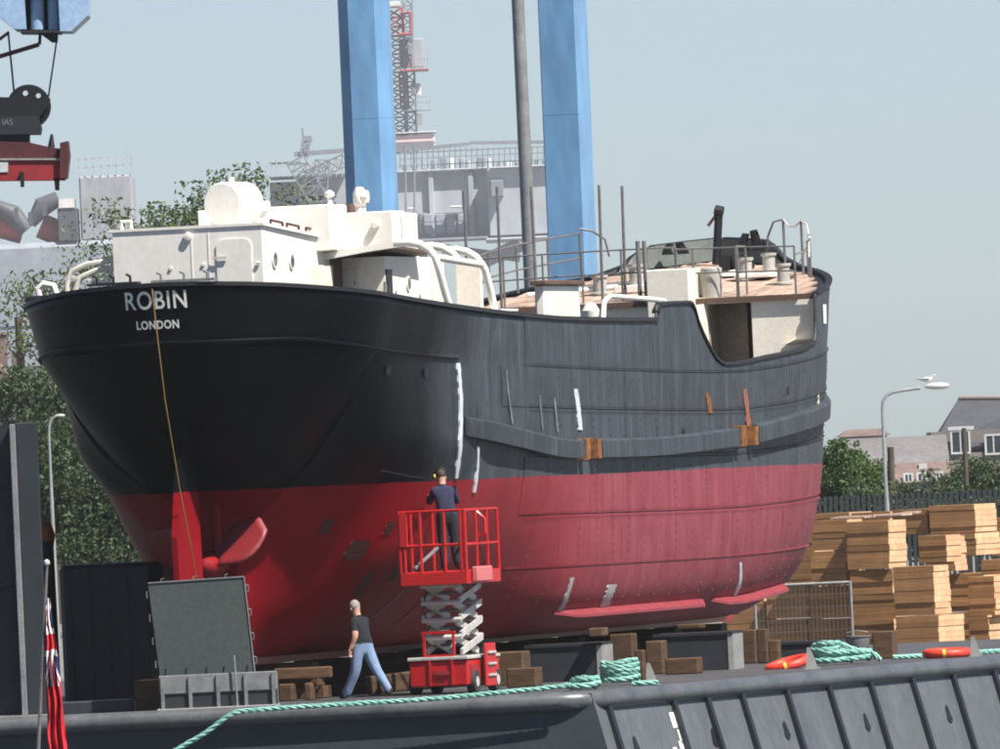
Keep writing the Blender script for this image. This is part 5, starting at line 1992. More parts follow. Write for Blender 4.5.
gz_d = lambda d: GZ
packs = [
    (897, 939, 617, 656, 292, 1.9, 'bottom pack of the nearest bright ended timber stack'),
    (895, 935, 567, 616, 292, 1.0, 'upper pack of the nearest bright ended timber stack'),
    (898.5, 938.5, 567, 616, 293.1, 0.9, 'pack directly behind the upper pack of the nearest stack'),
    (848, 890, 522, 570, 294.5, 1.25, 'top pack of the tall timber stack right of the red bow'),
    (852, 893, 524, 570, 295.9, 0.8, 'narrow pack behind the top pack of the tall stack'),
    (851, 893, 571, 595, 294.5, 1.5, 'third pack up in the tall stack right of the bow'),
    (852, 895, 595, 620, 294.5, 1.5, 'second pack up in the tall stack right of the bow'),
    (853, 896, 620, 660, 294.5, 1.5, 'bottom pack of the tall stack right of the bow'),
    (812, 847, 521, 551, 295.2, 1.2, 'uppermost pack against the red bow above the mesh panel'),
    (812, 847, 552, 586, 295.2, 1.2, 'second pack down against the red bow above the mesh panel'),
    (810, 849, 587, 619, 295.6, 1.2, 'pack seen through the upper right of the mesh panel'),
    (811, 850, 620, 658, 295.6, 1.2, 'pack seen through the lower right of the mesh panel'),
    (767, 808, 587, 619, 296.2, 1.2, 'pack seen through the upper left of the mesh panel'),
    (768, 809, 620, 660, 296.2, 1.2, 'pack seen through the lower left of the mesh panel'),
    (724, 766, 600, 661, 297, 1.2, 'shaded pack half hidden under the red forefoot'),
    (930, 974, 506, 534, 303, 1.8, 'highest pack of the back row with a bright end'),
    (932, 976, 535, 557, 303, 1.8, 'pack under the highest pack of the back row'),
    (893, 928, 510, 535, 303.5, 1.8, 'top pack of the back row left of the highest pack'),
    (852, 891, 513, 535, 304.5, 1.8, 'back row pack peeping over the tall stack'),
    (812, 850, 514, 540, 305.5, 1.8, 'back row pack beside the green bush'),
    (919, 947, 536, 563, 298, 1.1, 'short bright ended pack behind and above the nearest stack'),
    (926, 954, 537, 572, 299.3, 1.0, 'pack behind the short bright ended pack'),
    (969, 995, 577, 616, 293.5, 1.5, 'upper pack of the stack at the right picture edge'),
    (970, 990, 619, 655, 293.5, 1.7, 'bottom pack of the stack at the right picture edge'),
    (982, 1010, 560, 575, 297, 1.6, 'thin pack on top of the stack at the right picture edge'),
    (950, 985, 574, 612, 299.5, 1.6, 'pack filling the gap behind the right edge stack, upper'),
    (950, 988, 613, 660, 299.5, 1.6, 'pack filling the gap behind the right edge stack, lower'),
    (992, 1022, 577, 617, 296.5, 1.5, 'second upper pack at the extreme right edge'),
    (988, 1022, 618, 656, 296.5, 1.5, 'second bottom pack at the extreme right edge'),
    (786, 816, 526, 586, 298.5, 1.4, 'shaded tall pack mostly hidden behind the red bow'),
    (992, 1020, 518, 556, 306, 1.6, 'far pack at the right edge behind the highest pack'),
]
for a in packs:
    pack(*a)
# loose boards on top of the stacks
for k, (x0, x1, y, d) in enumerate(((830, 868, 519.5, 296), (866, 905, 517.5, 299), (896, 912, 514.5, 301))):
    a, b = at(x0, y, d), at(x1, y, d)
    g = MB()
    for j in range(4):
        g = MB().box(0, b.x - a.x, .15 * j, .15 * j + .12, 0, .03 + .01 * j, bev=.005)
        o_ = g.build('loose_board', M['plank'])
        o_.location = (a.x, d - DIST + .1, a.z)
        o_.rotation_euler = (0, 0, YAW + random.uniform(-.05, .05))
        tag(o_, '%s loose pinkish board on the %s timber stack top' % (('nearest', 'second', 'third', 'farthest')[j], ('leftmost', 'middle', 'rear')[k]), 'board', 'loose boards on the %s stack tops' % ('leftmost', 'middle', 'rear')[k])

# mesh fence panel
d = 288.0
a_, b_, c_ = at(757, 648, d), at(853, 643, d), at(850, 582, d)
FP = empty('mesh_fence_panel', (a_.x, d - DIST, GZ), 0, 'temporary wire mesh fence panel in front of the timber packs', 'fence')
wd, tz = b_.x - a_.x, c_.z - GZ
MB().tube([(0, 0, tz), (wd, 0, tz)], .028, 8).build('top_rail', M['stand_edge'], FP, smooth=True)
MB().tube([(0, 0, .1), (wd, 0, .1)], .025, 8).build('bottom_rail', M['stand_edge'], FP, smooth=True)
for x in (0, wd):
    MB().tube([(x, 0, 0), (x, 0, tz + .03)], .028, 8).build('post', M['stand_edge'], FP, smooth=True)
g = MB()
for x in np.arange(.08, wd, .085):
    g.bar((x, 0, .1), (x, 0, tz), .007)
for z in np.arange(.3, tz, .25):
    g.bar((0, 0, z), (wd, 0, z), .007)
ms = g.build('wire_mesh', M['rail'], FP)
ms['kind'] = 'stuff'


# ================================================================ street furniture and fence
def street_lamp(px_base, py_bend, pts_px, d, head_px, label, r=.07, lantern=1.0):
    base_ = at(px_base, 520, d)
    t_ = empty('street_lamp', (base_.x, d - DIST, GZ), 0, label, 'street lamp', 'street lamps')
    lo = lambda p: Vector(p) - t_.location
    pts = [Vector((0, 0, 0)), lo(at(px_base, 505, d))] + [lo(at(x, y, d)) for x, y in pts_px]
    pts[0].x = pts[1].x
    rr = [r * 1.3] + [r] * 1 + [r * .7] * (len(pts) - 2)
    MB().tube(pts, rr, 10).build('pole', M['lamp_steel'], t_, smooth=True)
    h = lo(at(*head_px, d))
    MB().lathe([(.02 * lantern, -.36 * lantern), (.06 * lantern, -.3 * lantern), (.10 * lantern, -.1 * lantern), (.10 * lantern, .15 * lantern), (.06 * lantern, .32 * lantern), (.02 * lantern, .36 * lantern)], h, 12, 'X').build('lantern', M['frame'], t_, smooth=True)
    return t_


street_lamp(887, 395, [(885, 470), (882.5, 410), (883, 402), (886, 396), (892, 392.5), (905, 390), (920, 388)], 400, (937, 386), 'tall street lamp with bent arm behind the timber stacks')
street_lamp(52, 415, [(50.5, 470), (49, 435), (49.5, 424), (52, 418.5), (56, 416)], 400, (60, 415.5), 'pale street lamp with bent arm against the dark trees at left', .055, .4)
# gull on the lamp
g_ = at(926, 384.8, 400)
GU = empty('gull', (g_.x, g_.y, g_.z), 0, 'white gull perched on the arm of the tall street lamp', 'bird')
bm_ = MB()
bm_.lathe([(.005, -.2), (.03, -.14), (.07, -.02), (.075, .06), (.05, .14), (.04, .17)], (0, 0, .15), 10, 'X')
bm_.tube([(.14, 0, .17), (.18, 0, .25), (.2, 0, .28)], [.045, .042, .05], 8)
bm_.tube([(.24, 0, .28), (.3, 0, .27)], [.018, .006], 6)
bm_.build('body', M['gull_white'], GU, smooth=True)
for y in (-.065, .065):
    MB().lathe([(.004, -.3), (.02, -.2), (.035, 0), (.02, .1)], (0, y, .17), 8, 'X').build('wing', M['gull_grey'], GU, smooth=True)
    MB().tube([(.02, y * .4, .09), (.02, y * .4, 0)], .008, 5).build('leg', M['yellow'], GU)


def pole_thing(name, px0, py0, px1, d, r, mat, label, cat, ztop=None, r2=None):
    a = at(px0, py0, d)
    b = at(px1, 505, d)
    t_ = empty(name, (b.x, d - DIST, GZ), 0, label, cat)
    up_ = a - Vector(t_.location)
    MB().tube([(0, 0, 0), (up_.x * .5, 0, up_.z * .5), up_], [r, (r + (r2 or r)) / 2, r2 or r], 14).build('shaft', M[mat], t_, smooth=True)
    MB().lathe([(r * 1.6, 0), (r * 1.6, .08), (r * 1.1, .14)], (0, 0, 0), 14).build('foot', M[mat], t_, smooth=True)
    return t_


pole_thing('lattice_mast_post', 515, -60, 541, 292, .16, 'grey_steel', 'tall grey round mast between the two blue crane legs', 'mast', r2=.13)
pt_ = pole_thing('telegraph_pole', 964, 428, 967, 430, .075, 'bark', 'dark wooden pole in front of the slate roofed house', 'pole')
pt_ = pole_thing('dark_post', 890.5, 447, 891, 420, .10, 'bark', 'dark post with fittings close behind the street lamp', 'post')
MB().box(-.2, .2, -.12, .12, 2.9, 3.3, bev=.03).build('post_box', M['bark'], pt_)

# dark palisade fence
d = 405
a_, b_ = at(800, 512, d), at(1030, 495, d)
FN = empty('palisade_fence', (a_.x, d - DIST, GZ), 0, 'dark railing fence running behind the timber stacks', 'fence')
L_ = b_.x - a_.x
ht = at(900, 494, d).z - GZ
for z in (ht - .08, ht - .5, .3):
    MB().box(0, L_, -.03, .03, z - .05, z + .05).build('fence_rail', M['fence'], FN)
pl_me = MB().box(-.05, .05, -.02, .02, 0, ht + .02).mesh('pale')
pl_me.materials.append(M['fence'])
for x in np.arange(.1, L_, .16):
    o_ = link('pale', pl_me, None, FN)
    o_.location = (x, -.052, 0)


# ================================================================ trees
def tree(px, ptop, d, width, crown_h, label, mat, nclump=70, leaves=90, leaf=0.16, seed=1, grp='trees and shrubs behind the yard', low=False, cat='tree', sparse=1.0):
    rnd = random.Random(seed)
    top = at(px, ptop, d)
    H = top.z - GZ
    t_ = empty('tree' if cat == 'tree' else 'shrub', (top.x, d - DIST, GZ), 0, label, cat, grp)
    cz = H - crown_h / 2
    # trunk and limbs
    g = MB()
    tr_top = max(H - crown_h * .45, H * .4)
    lean = rnd.uniform(-.3, .3)
    g.tube([(0, 0, 0), (lean * .3, 0, tr_top * .5), (lean, 0, tr_top)], [H * .022 + .05, H * .016 + .03, H * .008 + .02], 8)
    clumps = []
    for k in range(nclump):
        while True:
            x, y, z = rnd.uniform(-1, 1), rnd.uniform(-1, 1), rnd.uniform(-1, 1)
            rr = x * x + y * y + z * z
            if rr < 1 and rr > .12:
                break
        # lobes: push outward unevenly
        a = math.atan2(y, x)
        lob = 0.82 + .18 * math.sin(a * 3 + seed) + .12 * math.sin(z * 5 + seed * 2)
        clumps.append(Vector((x * width / 2 * lob, y * width / 2 * lob, cz + z * crown_h / 2 * (0.92 + .12 * math.sin(a * 4 + seed)))))
    for c_ in clumps[:46]:
        s_ = Vector((lean * .6, 0, max(tr_top * .55, c_.z - crown_h * .35)))
        if s_.z > tr_top:
            s_.z = tr_top * .9
        mid = (s_ + c_) / 2 + Vector((rnd.uniform(-.2, .2), rnd.uniform(-.2, .2), rnd.uniform(0, .25)))
        g.tube([s_, mid, c_], [.03 + H * .003, .02 + H * .0015, .010], 4)
    g.build('trunk', M['bark'], t_, smooth=True)
    leaves = int(leaves * 2.4)
    leaf *= 0.62
    n = nclump * leaves
    V_ = np.zeros((n * 4, 3))
    npr = np.random.RandomState(seed)
    cidx = np.repeat(np.arange(nclump), leaves)
    cl = np.array([c_[:] for c_ in clumps])
    size = npr.uniform(.5, 1.15, nclump)[cidx] * min(width, crown_h) * .15 * sparse
    off = np.clip(npr.normal(size=(n, 3)), -1.55, 1.55) * size[:, None] * np.array([1, 1, .8])
    ctr = cl[cidx] + off
    u = npr.normal(size=(n, 3))
    u /= np.linalg.norm(u, axis=1)[:, None]
    w = npr.normal(size=(n, 3))
    w -= u * np.sum(u * w, axis=1)[:, None]
    w /= np.linalg.norm(w, axis=1)[:, None]
    ls = leaf * npr.uniform(.6, 1.3, n)[:, None]
    V_[0::4] = ctr - u * ls
    V_[1::4] = ctr + w * ls * .45
    V_[2::4] = ctr + u * ls
    V_[3::4] = ctr - w * ls * .45
    if low:
        V_[:, 2] = np.maximum(V_[:, 2], 0.02)
    me = bpy.data.meshes.new('crown')
    me.from_pydata(V_.tolist(), [], [(4 * i, 4 * i + 1, 4 * i + 2, 4 * i + 3) for i in range(n)])
    link('crown', me, M[mat], t_)
    return t_


tree(45, 230, 470, 3.6, 4.6, 'loose leafed tree in front of the blue grey hull at the far left', 'leaf', 15, 40, .15, 3, sparse=1.0)
tree(20, 275, 480, 3.0, 3.2, 'low leafy limb tree at the left picture edge', 'leaf', 7, 34, .15, 13, sparse=1.0)
tree(130, 196, 480, 4.6, 6.0, 'leafy tree rising behind the left end of the white deckhouse', 'leaf', 40, 60, .17, 5)
tree(175, 205, 490, 3.6, 6.0, 'leafy tree right behind the deckhouse roof staple', 'leaf', 40, 70, .17, 15)
tree(215, 178, 485, 3.6, 6.5, 'leafy tree crown left of the white tank', 'leaf', 44, 70, .17, 7)
tree(253, 176, 490, 2.6, 6.0, 'thin tree top just right of the white tank', 'leaf', 22, 60, .16, 9, sparse=.9)
tree(300, 193, 495, 4.0, 5.0, 'low tree top above the engine casing', 'leaf', 34, 60, .16, 11)
tree(28, 362, 440, 3.2, 4.6, 'dark bushy tree above the steel column at left', 'leaf_dark', 50, 90, .16, 21, low=True)
tree(85, 345, 436, 3.4, 6.5, 'dark bushy tree against the port side of the ship', 'leaf_dark', 70, 90, .16, 23, low=True)
tree(60, 420, 428, 3.6, 4.6, 'dense dark shrub behind the pale street lamp', 'leaf_dark', 60, 90, .15, 25, low=True, cat='shrub')
tree(110, 455, 425, 3.4, 4.0, 'dense dark shrub in the gap beside the red stern', 'leaf_dark', 60, 90, .15, 27, low=True, cat='shrub')
tree(10, 440, 432, 3.2, 4.0, 'dense dark shrub behind the steel column', 'leaf_dark', 50, 80, .15, 29, low=True, cat='shrub')
tree(828, 423, 415, 1.7, 3.6, 'bright green upright bush touching the bow', 'leaf_bright', 40, 90, .12, 31, low=True, cat='shrub')
tree(848, 441, 418, 2.2, 3.2, 'bright green rounded bush left of the street lamp', 'leaf_bright', 50, 90, .12, 33, low=True, cat='shrub')
tree(872, 456, 421, 1.6, 2.8, 'darker bush beside the street lamp foot', 'leaf_bright', 36, 80, .12, 35, low=True, cat='shrub')
tree(942, 466, 440, 1.9, 2.6, 'dark bush under the slate roofed house', 'leaf_dark', 36, 80, .13, 37, low=True, cat='shrub')
tree(975, 455, 445, 2.2, 3.0, 'dark bush at the foot of the house wall', 'leaf_dark', 44, 80, .13, 39, low=True, cat='shrub')
tree(1002, 462, 448, 2.0, 2.8, 'dark bush at the right picture edge', 'leaf_dark', 36, 80, .13, 41, low=True, cat='shrub')
for k, x in enumerate((900, 920, 957, 990, 865)):
    tree(x, 488 + (k % 2) * 4, 412, 1.6, 2.0, 'low hedge bush behind the fence, ' + ('left of the dark pole', 'midway to the house', 'below the dark wooden pole', 'near the right edge', 'beside the lamp')[k], 'leaf_dark', 24, 70, .12, 50 + k, low=True, cat='shrub')


# ================================================================ houses
def window(par, x0, x1, z0, z1, y):
    f = MB()
    w_ = .09
    f.box(x0, x1, y - .06, y, z0, z0 + w_)
    f.box(x0, x1, y - .06, y, z1 - w_, z1)
    f.box(x0, x0 + w_, y - .06, y, z0 + w_, z1 - w_)
    f.box(x1 - w_, x1, y - .06, y, z0 + w_, z1 - w_)
    f.box((x0 + x1) / 2 - .03, (x0 + x1) / 2 + .03, y - .05, y, z0 + w_, z1 - w_)
    o_ = f.build('window', M['frame'], par)
    MB().box(x0 + w_, x1 - w_, y - .03, y - .01, z0 + w_, z1 - w_).build('pane', M['glass'], o_)
    return o_


# slate roofed house at right: hipped slope towards the camera
d = 640.0
xl, xr = at(931, 460, d).x, at(1040, 460, d).x
zr = at(961, 399, d).z
ze = at(990, 430, d).z
H1 = empty('slate_house', (xl, d - DIST, GZ), 0, 'brick house with grey slate hipped roof at the right edge', 'house')
w = xr - xl
rz_, ez_ = zr - GZ, ze - GZ
xi = at(960, 400, d).x - xl
el_ = at(931, 438, d).z - GZ
MB().box(0.05, w, 0, 7, 0, ez_ + .02).build('wall', M['brick'], H1)
RF = MB()
RF.add([(-.15, -.35, el_ - .8), (w, -.35, el_ - .05), (w, 2.6, rz_ - .15), (xi, 2.6, rz_), (-.15, 7.2, el_ - .8), (w, 7.2, el_)], [(0, 1, 2, 3), (0, 3, 4), (3, 2, 5, 4)])
RO = RF.build('roof', M['slate'], H1)
mo = RO.modifiers.new('thickness', 'SOLIDIFY')
mo.thickness = .15
MB().tube([(xi, 2.6, rz_ + .04), (w, 2.6, rz_ - .1)], .1, 6).build('ridge_tile', M['tile_red'], RO)
window(H1, at(951, 460, d).x - xl, at(971, 460, d).x - xl, at(960, 454, d).z - GZ, at(960, 430, d).z - GZ, -.36)
MB().box(at(949, 460, d).x - xl, at(975, 460, d).x - xl, -.45, -.3, at(960, 430, d).z - GZ, at(960, 427.5, d).z - GZ + .05).build('lintel', M['frame'], H1)
window(H1, at(985, 460, d).x - xl, at(1003, 460, d).x - xl, at(990, 455, d).z - GZ, at(990, 434, d).z - GZ, -.36)
MB().box(.05, w, -.3, 0, 0, el_ - .75).build('front_wall', M['brick'], H1)

# long terrace left of it
d = 600.0
xl, xr = at(838, 460, d).x, at(945, 460, d).x
T1 = empty('terrace_house', (xl, d - DIST, GZ), 0, 'long low terrace with brown tiled roof behind the street lamp', 'house')
w = xr - xl
zrd, zev = at(890, 437, d).z - GZ, at(890, 466, d).z - GZ
MB().box(0, w, 0, 6, 0, zev).build('wall', M['render'], T1)
RO = MB().add([(-.2, -.3, zev - .05), (w + .2, -.3, zev - .05), (w + .2, 3, zrd), (-.2, 3, zrd), (-.2, 6.3, zev), (w + .2, 6.3, zev)], [(0, 1, 2, 3), (3, 2, 5, 4)]).build('roof', worn('grey_brown_tiles', (.175, .165, .165), (.125, .118, .118), .8, scale=.6), T1)
RO.modifiers.new('thickness', 'SOLIDIFY').thickness = .12
ex = MB().add([(at(893, 460, d).x - xl, -2.4, zev - .75), (w + .2, -2.4, zev - .75), (w + .2, -.2, zev + .1), (at(893, 460, d).x - xl, -.2, zev + .1)], [(0, 1, 2, 3)]).build('lower_roof', M['tile_red'], T1)
ex.modifiers.new('thickness', 'SOLIDIFY').thickness = .1
MB().box(at(895, 460, d).x - xl, w, -2.2, -.02, 0, zev - .78).build('extension_wall', M['render'], T1)
for x0, x1 in ((881, 886), (902, 912), (915, 926), (934, 942)):
    window(T1, at(x0, 480, d).x - xl, at(x1, 480, d).x - xl, at(900, 491, d).z - GZ, at(900, 473, d).z - GZ, -2.2 if x0 > 890 else 0)
MB().box(at(918, 460, d).x - xl, at(926, 460, d).x - xl, -.9, -.5, zev - .22, zev + .05).build('roof_light', M['frame'], RO)
d = 700.0
xl, xr = at(842, 440, d).x, at(887, 440, d).x
T2 = empty('far_terrace', (xl, d - DIST, GZ), 0, 'far house with a flat topped brown ridge behind the bright bushes', 'house')
w = xr - xl
zr2, ze2 = at(865, 429, d).z - GZ, at(865, 436, d).z - GZ
MB().box(0, w, 0, 6, 0, ze2).build('wall', M['render'], T2)
MB().add([(-.2, -.3, ze2), (w + .2, -.3, ze2), (w - .2, 2, zr2), (.3, 2, zr2), (-.2, 6, ze2), (w + .2, 6, ze2)], [(0, 1, 2, 3), (3, 2, 5, 4), (1, 5, 2), (0, 3, 4)]).build('roof', M['tile_red'], T2)

# gabled roofs at far left
d = 560.0
a_, b_ = at(-30, 372, d), at(20, 386, d)
G1 = empty('brown_roofed_house', (a_.x, d - DIST, GZ), 0, 'house with sloping brown roof at the left edge between the trees', 'house')
w = b_.x - a_.x
zr1, ze1 = at(0, 363, d).z - GZ, at(18, 386, d).z - GZ
MB().box(0, w - .2, 0, 6, 0, ze1 - .2).build('wall', M['render'], G1)
r_ = MB().add([(-.5, -.2, zr1), (w * .55, -.2, zr1), (w, -.2, ze1), (-.5, 6, zr1), (w * .55, 6, zr1), (w, 6, ze1), (w, -.2, ze1 - .9), (-.5, -.2, ze1 - .9)], [(0, 1, 4, 3), (1, 2, 5, 4), (0, 7, 6, 2, 1)]).build('roof', M['tile_red'], G1)
MB().bar((w * .4, -.3, ze1 - .25), (w + .05, -.3, ze1 - 1.1), .16, .2).build('barge_board', M['frame'], G1)
cp = at(16.5, 357, d)
MB().box(cp.x - a_.x - .25, cp.x - a_.x + .25, 1, 1.6, zr1 - .6, cp.z - GZ + .2).build('chimney', M['tile_red'], r_)
cp = at(0, 335, 580)
T3 = MB().box(-.35, .35, 0, .7, 0, cp.z - GZ).build('chimney_stack', M['tile_red'])
T3.location = (cp.x - .1, 340, GZ)
tag(T3, 'brick red chimney stack at the left picture edge', 'chimney')
MB().box(-.42, .42, -.07, .77, cp.z - GZ + .001, cp.z - GZ + .12).build('cap', M['brick'], T3)

# ================================================================ far left: blue grey vessel with deck gear
d = 820.0
a_, b_ = at(-60, 240, d), at(116, 240, d)
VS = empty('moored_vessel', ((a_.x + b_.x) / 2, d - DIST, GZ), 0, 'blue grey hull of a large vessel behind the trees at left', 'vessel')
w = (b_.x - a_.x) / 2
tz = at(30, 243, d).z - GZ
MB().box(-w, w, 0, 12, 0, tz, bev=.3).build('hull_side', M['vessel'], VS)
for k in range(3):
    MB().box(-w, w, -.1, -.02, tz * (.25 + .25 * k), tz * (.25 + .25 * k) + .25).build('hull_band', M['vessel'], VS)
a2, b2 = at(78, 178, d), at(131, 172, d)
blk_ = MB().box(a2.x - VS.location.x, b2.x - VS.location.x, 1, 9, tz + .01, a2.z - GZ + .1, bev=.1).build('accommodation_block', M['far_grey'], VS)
zt_ = a2.z - GZ + .1
g = MB()
x0_, x1_ = a2.x - VS.location.x, b2.x - VS.location.x
for z in (.5, 1.0):
    g.bar((x0_, 1, zt_ + z), (x1_, 1, zt_ + z + .1), .06)
for x in np.linspace(x0_, x1_, 8):
    g.bar((x, 1, zt_), (x, 1, zt_ + 1.05), .06)
g.bar((x1_ - .3, 2, zt_), (x1_ - .3, 2, zt_ + 1.7), .09)
g.build('roof_railing', M['rig'], blk_)
pa = at(57, 205, d)
MB().box(pa.x - VS.location.x, x0_ - .15, 0, 4, tz + .01, pa.z - GZ - .2, bev=.05).build('machinery_house', M['far_dark'], VS)
MB().box(pa.x - VS.location.x + .1, x0_ - .3, -.1, 3, pa.z - GZ - .19, pa.z - GZ + .35).build('machinery_roof', M['rig_white'], VS)
for (x0, y0, x1, y1, r, mt) in ((-8, 222, 22, 230, .8, 'rig_red'), (40, 225, 74, 240, .75, 'rig_red')):
    p, q_ = at(x0, y0, d), at(x1, y1, d)
    vl = Vector(VS.location)
    MB().tube([p - vl + Vector((0, 2, 0)), q_ - vl + Vector((0, 2, 0))], r, 14).build('cable_drum', M[mt], VS, smooth=True)
for pts_ in (((-5, 204), (12, 214), (26, 230)), ((30, 224), (42, 206), (58, 198))):
    vl = Vector(VS.location)
    MB().tube([at(x, y, d) - vl + Vector((0, 1, 0)) for x, y in pts_], [.3, .6, .45], 14).build('deck_arm', M['far_dark'], VS, smooth=True)
for x, y0, y1 in ((16, 208, 222), (30, 212, 226), (44, 202, 216)):
    vl = Vector(VS.location)
    MB().bar(at(x, y0, d) - vl, at(x + 1, y1, d) - vl, .25).build('deck_stub', M['far_dark'], VS)
# a large ship some 2.5 km off
VK = 3.0
vl = Vector(VS.location)
VS.scale = (VK,) * 3
VS.location = (vl.x * VK, (vl.y + DIST) * VK - DIST, EYE + (vl.z - EYE) * VK)

# ================================================================ offshore platform behind
d = 900.0
RG = empty('offshore_platform', (at(400, 300, d).x, d - DIST, GZ), 0, 'grey offshore platform topside with red lattice tower behind the ship', 'platform')
rl_ = Vector(RG.location)


def rbox(name, x0, x1, y0, y1, dep0, dep1, mat, parent=None):
    a, b = at(x0, y1, d), at(x1, y0, d)
    if b.x < a.x:
        a.x, b.x = b.x, a.x
    return MB().box(a.x - rl_.x, b.x - rl_.x, dep0, dep1, a.z - rl_.z, b.z - rl_.z, bev=.05).build(name, M[mat], parent or RG)


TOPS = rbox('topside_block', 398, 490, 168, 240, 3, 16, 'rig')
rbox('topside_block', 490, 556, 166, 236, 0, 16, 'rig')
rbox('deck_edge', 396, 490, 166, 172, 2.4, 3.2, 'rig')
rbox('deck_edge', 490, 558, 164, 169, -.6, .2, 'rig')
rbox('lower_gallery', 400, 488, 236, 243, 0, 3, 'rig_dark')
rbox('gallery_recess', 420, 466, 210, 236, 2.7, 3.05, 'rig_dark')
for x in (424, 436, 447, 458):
    rbox('gallery_window', x, x + 8, 213, 233, 2.5, 2.72, 'vessel')
rbox('gallery_rail', 418, 470, 220, 221.5, 2.2, 2.4, 'rig')
for x0, x1, y in ((407, 416, 207), (450, 462, 205)):
    rbox('lifeboat_davit', x0, x1, y, y + 2.5, 1.0, 2.5, 'rig_white')
for x in (430, 470, 489):
    rbox('wall_column', x, x + 2.5, 170, 236, 2.6, 3.1, 'rig')
rbox('vent_box', 491, 503, 180, 197, -.8, .1, 'rig_dark')
rbox('lower_deck', 486, 560, 235, 241, -.5, 10, 'rig')
for a, b, c_, e in ((420, 244, 520, 258), (488, 262, 505, 250), (500, 258, 530, 243)):
    MB().bar(at(a, b, d) - rl_ + Vector((0, 2, 0)), at(c_, e, d) - rl_ + Vector((0, 2, 0)), .5).build('underdeck_brace', M['rig_dark'], RG)
g_ = MB().add([at(440, 242, d) - rl_, at(520, 243, d) - rl_, at(492, 268, d) - rl_, at(440, 290, d) - rl_, at(440, 242, d) - rl_ + Vector((0, 3, 0)), at(520, 243, d) - rl_ + Vector((0, 3, 0)), at(492, 268, d) - rl_ + Vector((0, 3, 0)), at(440, 290, d) - rl_ + Vector((0, 3, 0))],
              [(0, 1, 2, 3), (7, 6, 5, 4), (0, 4, 5, 1), (1, 5, 6, 2), (2, 6, 7, 3), (3, 7, 4, 0)])
g_ = MB()
g_.bar(at(520, 244, d) - rl_ + Vector((0, 1, 0)), at(470, 268, d) - rl_ + Vector((0, 1, 0)), .6, .9)
g_.build('underdeck_bracket', M['rig_dark'], RG)


def lattice(name, pa, pb, w, n, mat, parent, r=.06, dep=None):
    """square lattice boom/tower from pa to pb"""
    a, b = Vector(pa), Vector(pb)
    dv_ = (b - a).normalized()
    s_ = dv_.cross(Vector((0, 1, 0))).normalized() * w / 2
    y_ = Vector((0, 1, 0)) * w / 2
    mb = MB()
    cs = [s_ + y_, s_ - y_, -s_ - y_, -s_ + y_]
    for c_ in cs:
        mb.bar(a + c_, b + c_, r * 1.6)
    for i in range(n):
        p, q_ = a.lerp(b, i / n), a.lerp(b, (i + 1) / n)
        for k in range(4):
            c0, c1 = cs[k], cs[(k + 1) % 4]
            if i % 2:
                c0, c1 = c1, c0
            mb.bar(p + c0, q_ + c1, r)
            mb.bar(p + cs[k], p + cs[(k + 1) % 4], r)
    return mb.build(name, M[mat], parent)


# tower
TW = Vector((0, 8, 0))
lattice('tower_section', at(399, 150, d) - rl_ + TW, at(398, 96, d) - rl_ + TW, 1.0, 6, 'rig_dark', RG, .1)
lattice('tower_section', at(398, 96, d) - rl_ + TW, at(395, 32, d) - rl_ + TW, 1.0, 7, 'rig_dark', RG, .1)
lattice('tower_section', at(395, 32, d) - rl_ + TW, at(393, 4, d) - rl_ + TW, 1.0, 3, 'rig_red', RG, .12)
lattice('mast_section', at(411, 150, d) - rl_ + TW, at(408, 68, d) - rl_ + TW, .7, 8, 'rig_dark', RG, .08)
lattice('mast_section', at(404, 105, d) - rl_ + TW, at(402, 68, d) - rl_ + TW, .5, 4, 'rig_red', RG, .08)
lattice('mast_section', at(408, 66, d) - rl_ + TW, at(406, -20, d) - rl_ + TW, .6, 8, 'rig_dark', RG, .07)
rbox('red_platform', 399, 428, 65.5, 68.5, 6, 9, 'rig_red')
rbox('red_frame', 399, 411, 8, 10, 6.5, 9, 'rig_red')
rbox('red_post', 409, 411, 8, 31, 6.5, 7, 'rig_red')
rbox('red_frame', 397, 411, 29, 32, 6.5, 9, 'rig_red')
rbox('tower_cap', 386, 399, -2, 3.5, 6.5, 9.5, 'rig_white')
rbox('white_tank', 415, 420, 80, 93, 7, 8, 'rig_white')
rbox('white_tank', 416, 421, 111, 124, 7, 8, 'rig_white')
rbox('dark_motor', 407, 412, 40, 52, 6.5, 8, 'rig_dark')
rbox('dark_motor', 411, 415, 80, 92, 6.5, 8, 'rig_dark')
rbox('grey_platform', 404, 430, 106.5, 108, 6, 9, 'rig')
rbox('grey_module', 399, 422, 34, 64, 8.2, 9, 'rig')
g = MB()
for x in np.linspace(414, 429, 5):
    g.bar(at(x, 107, d) - rl_ + Vector((0, 6, 0)), at(x, 94, d) - rl_ + Vector((0, 6, 0)), .06)
for y in (94, 100):
    g.bar(at(414, y, d) - rl_ + Vector((0, 6, 0)), at(429, y, d) - rl_ + Vector((0, 6, 0)), .06)
g.build('tower_railing', M['rig'], RG)
g = MB()
for x in np.linspace(412, 427, 5):
    g.bar(at(x, 66, d) - rl_ + Vector((0, 6, 0)), at(x, 46, d) - rl_ + Vector((0, 6, 0)), .06)
for y in (46, 56):
    g.bar(at(412, y, d) - rl_ + Vector((0, 6, 0)), at(427, y, d) - rl_ + Vector((0, 6, 0)), .06)
g.build('tower_railing', M['rig'], RG)
rbox('winch_cabin', 393, 434, 132, 148, 5, 9, 'rig_white')
rbox('winch_cabin_roof', 392, 436, 129, 132, 4.8, 9.2, 'rig_white')
rbox('winch_band', 393, 436, 138, 140, 4.7, 4.98, 'rig_red')
g = MB()
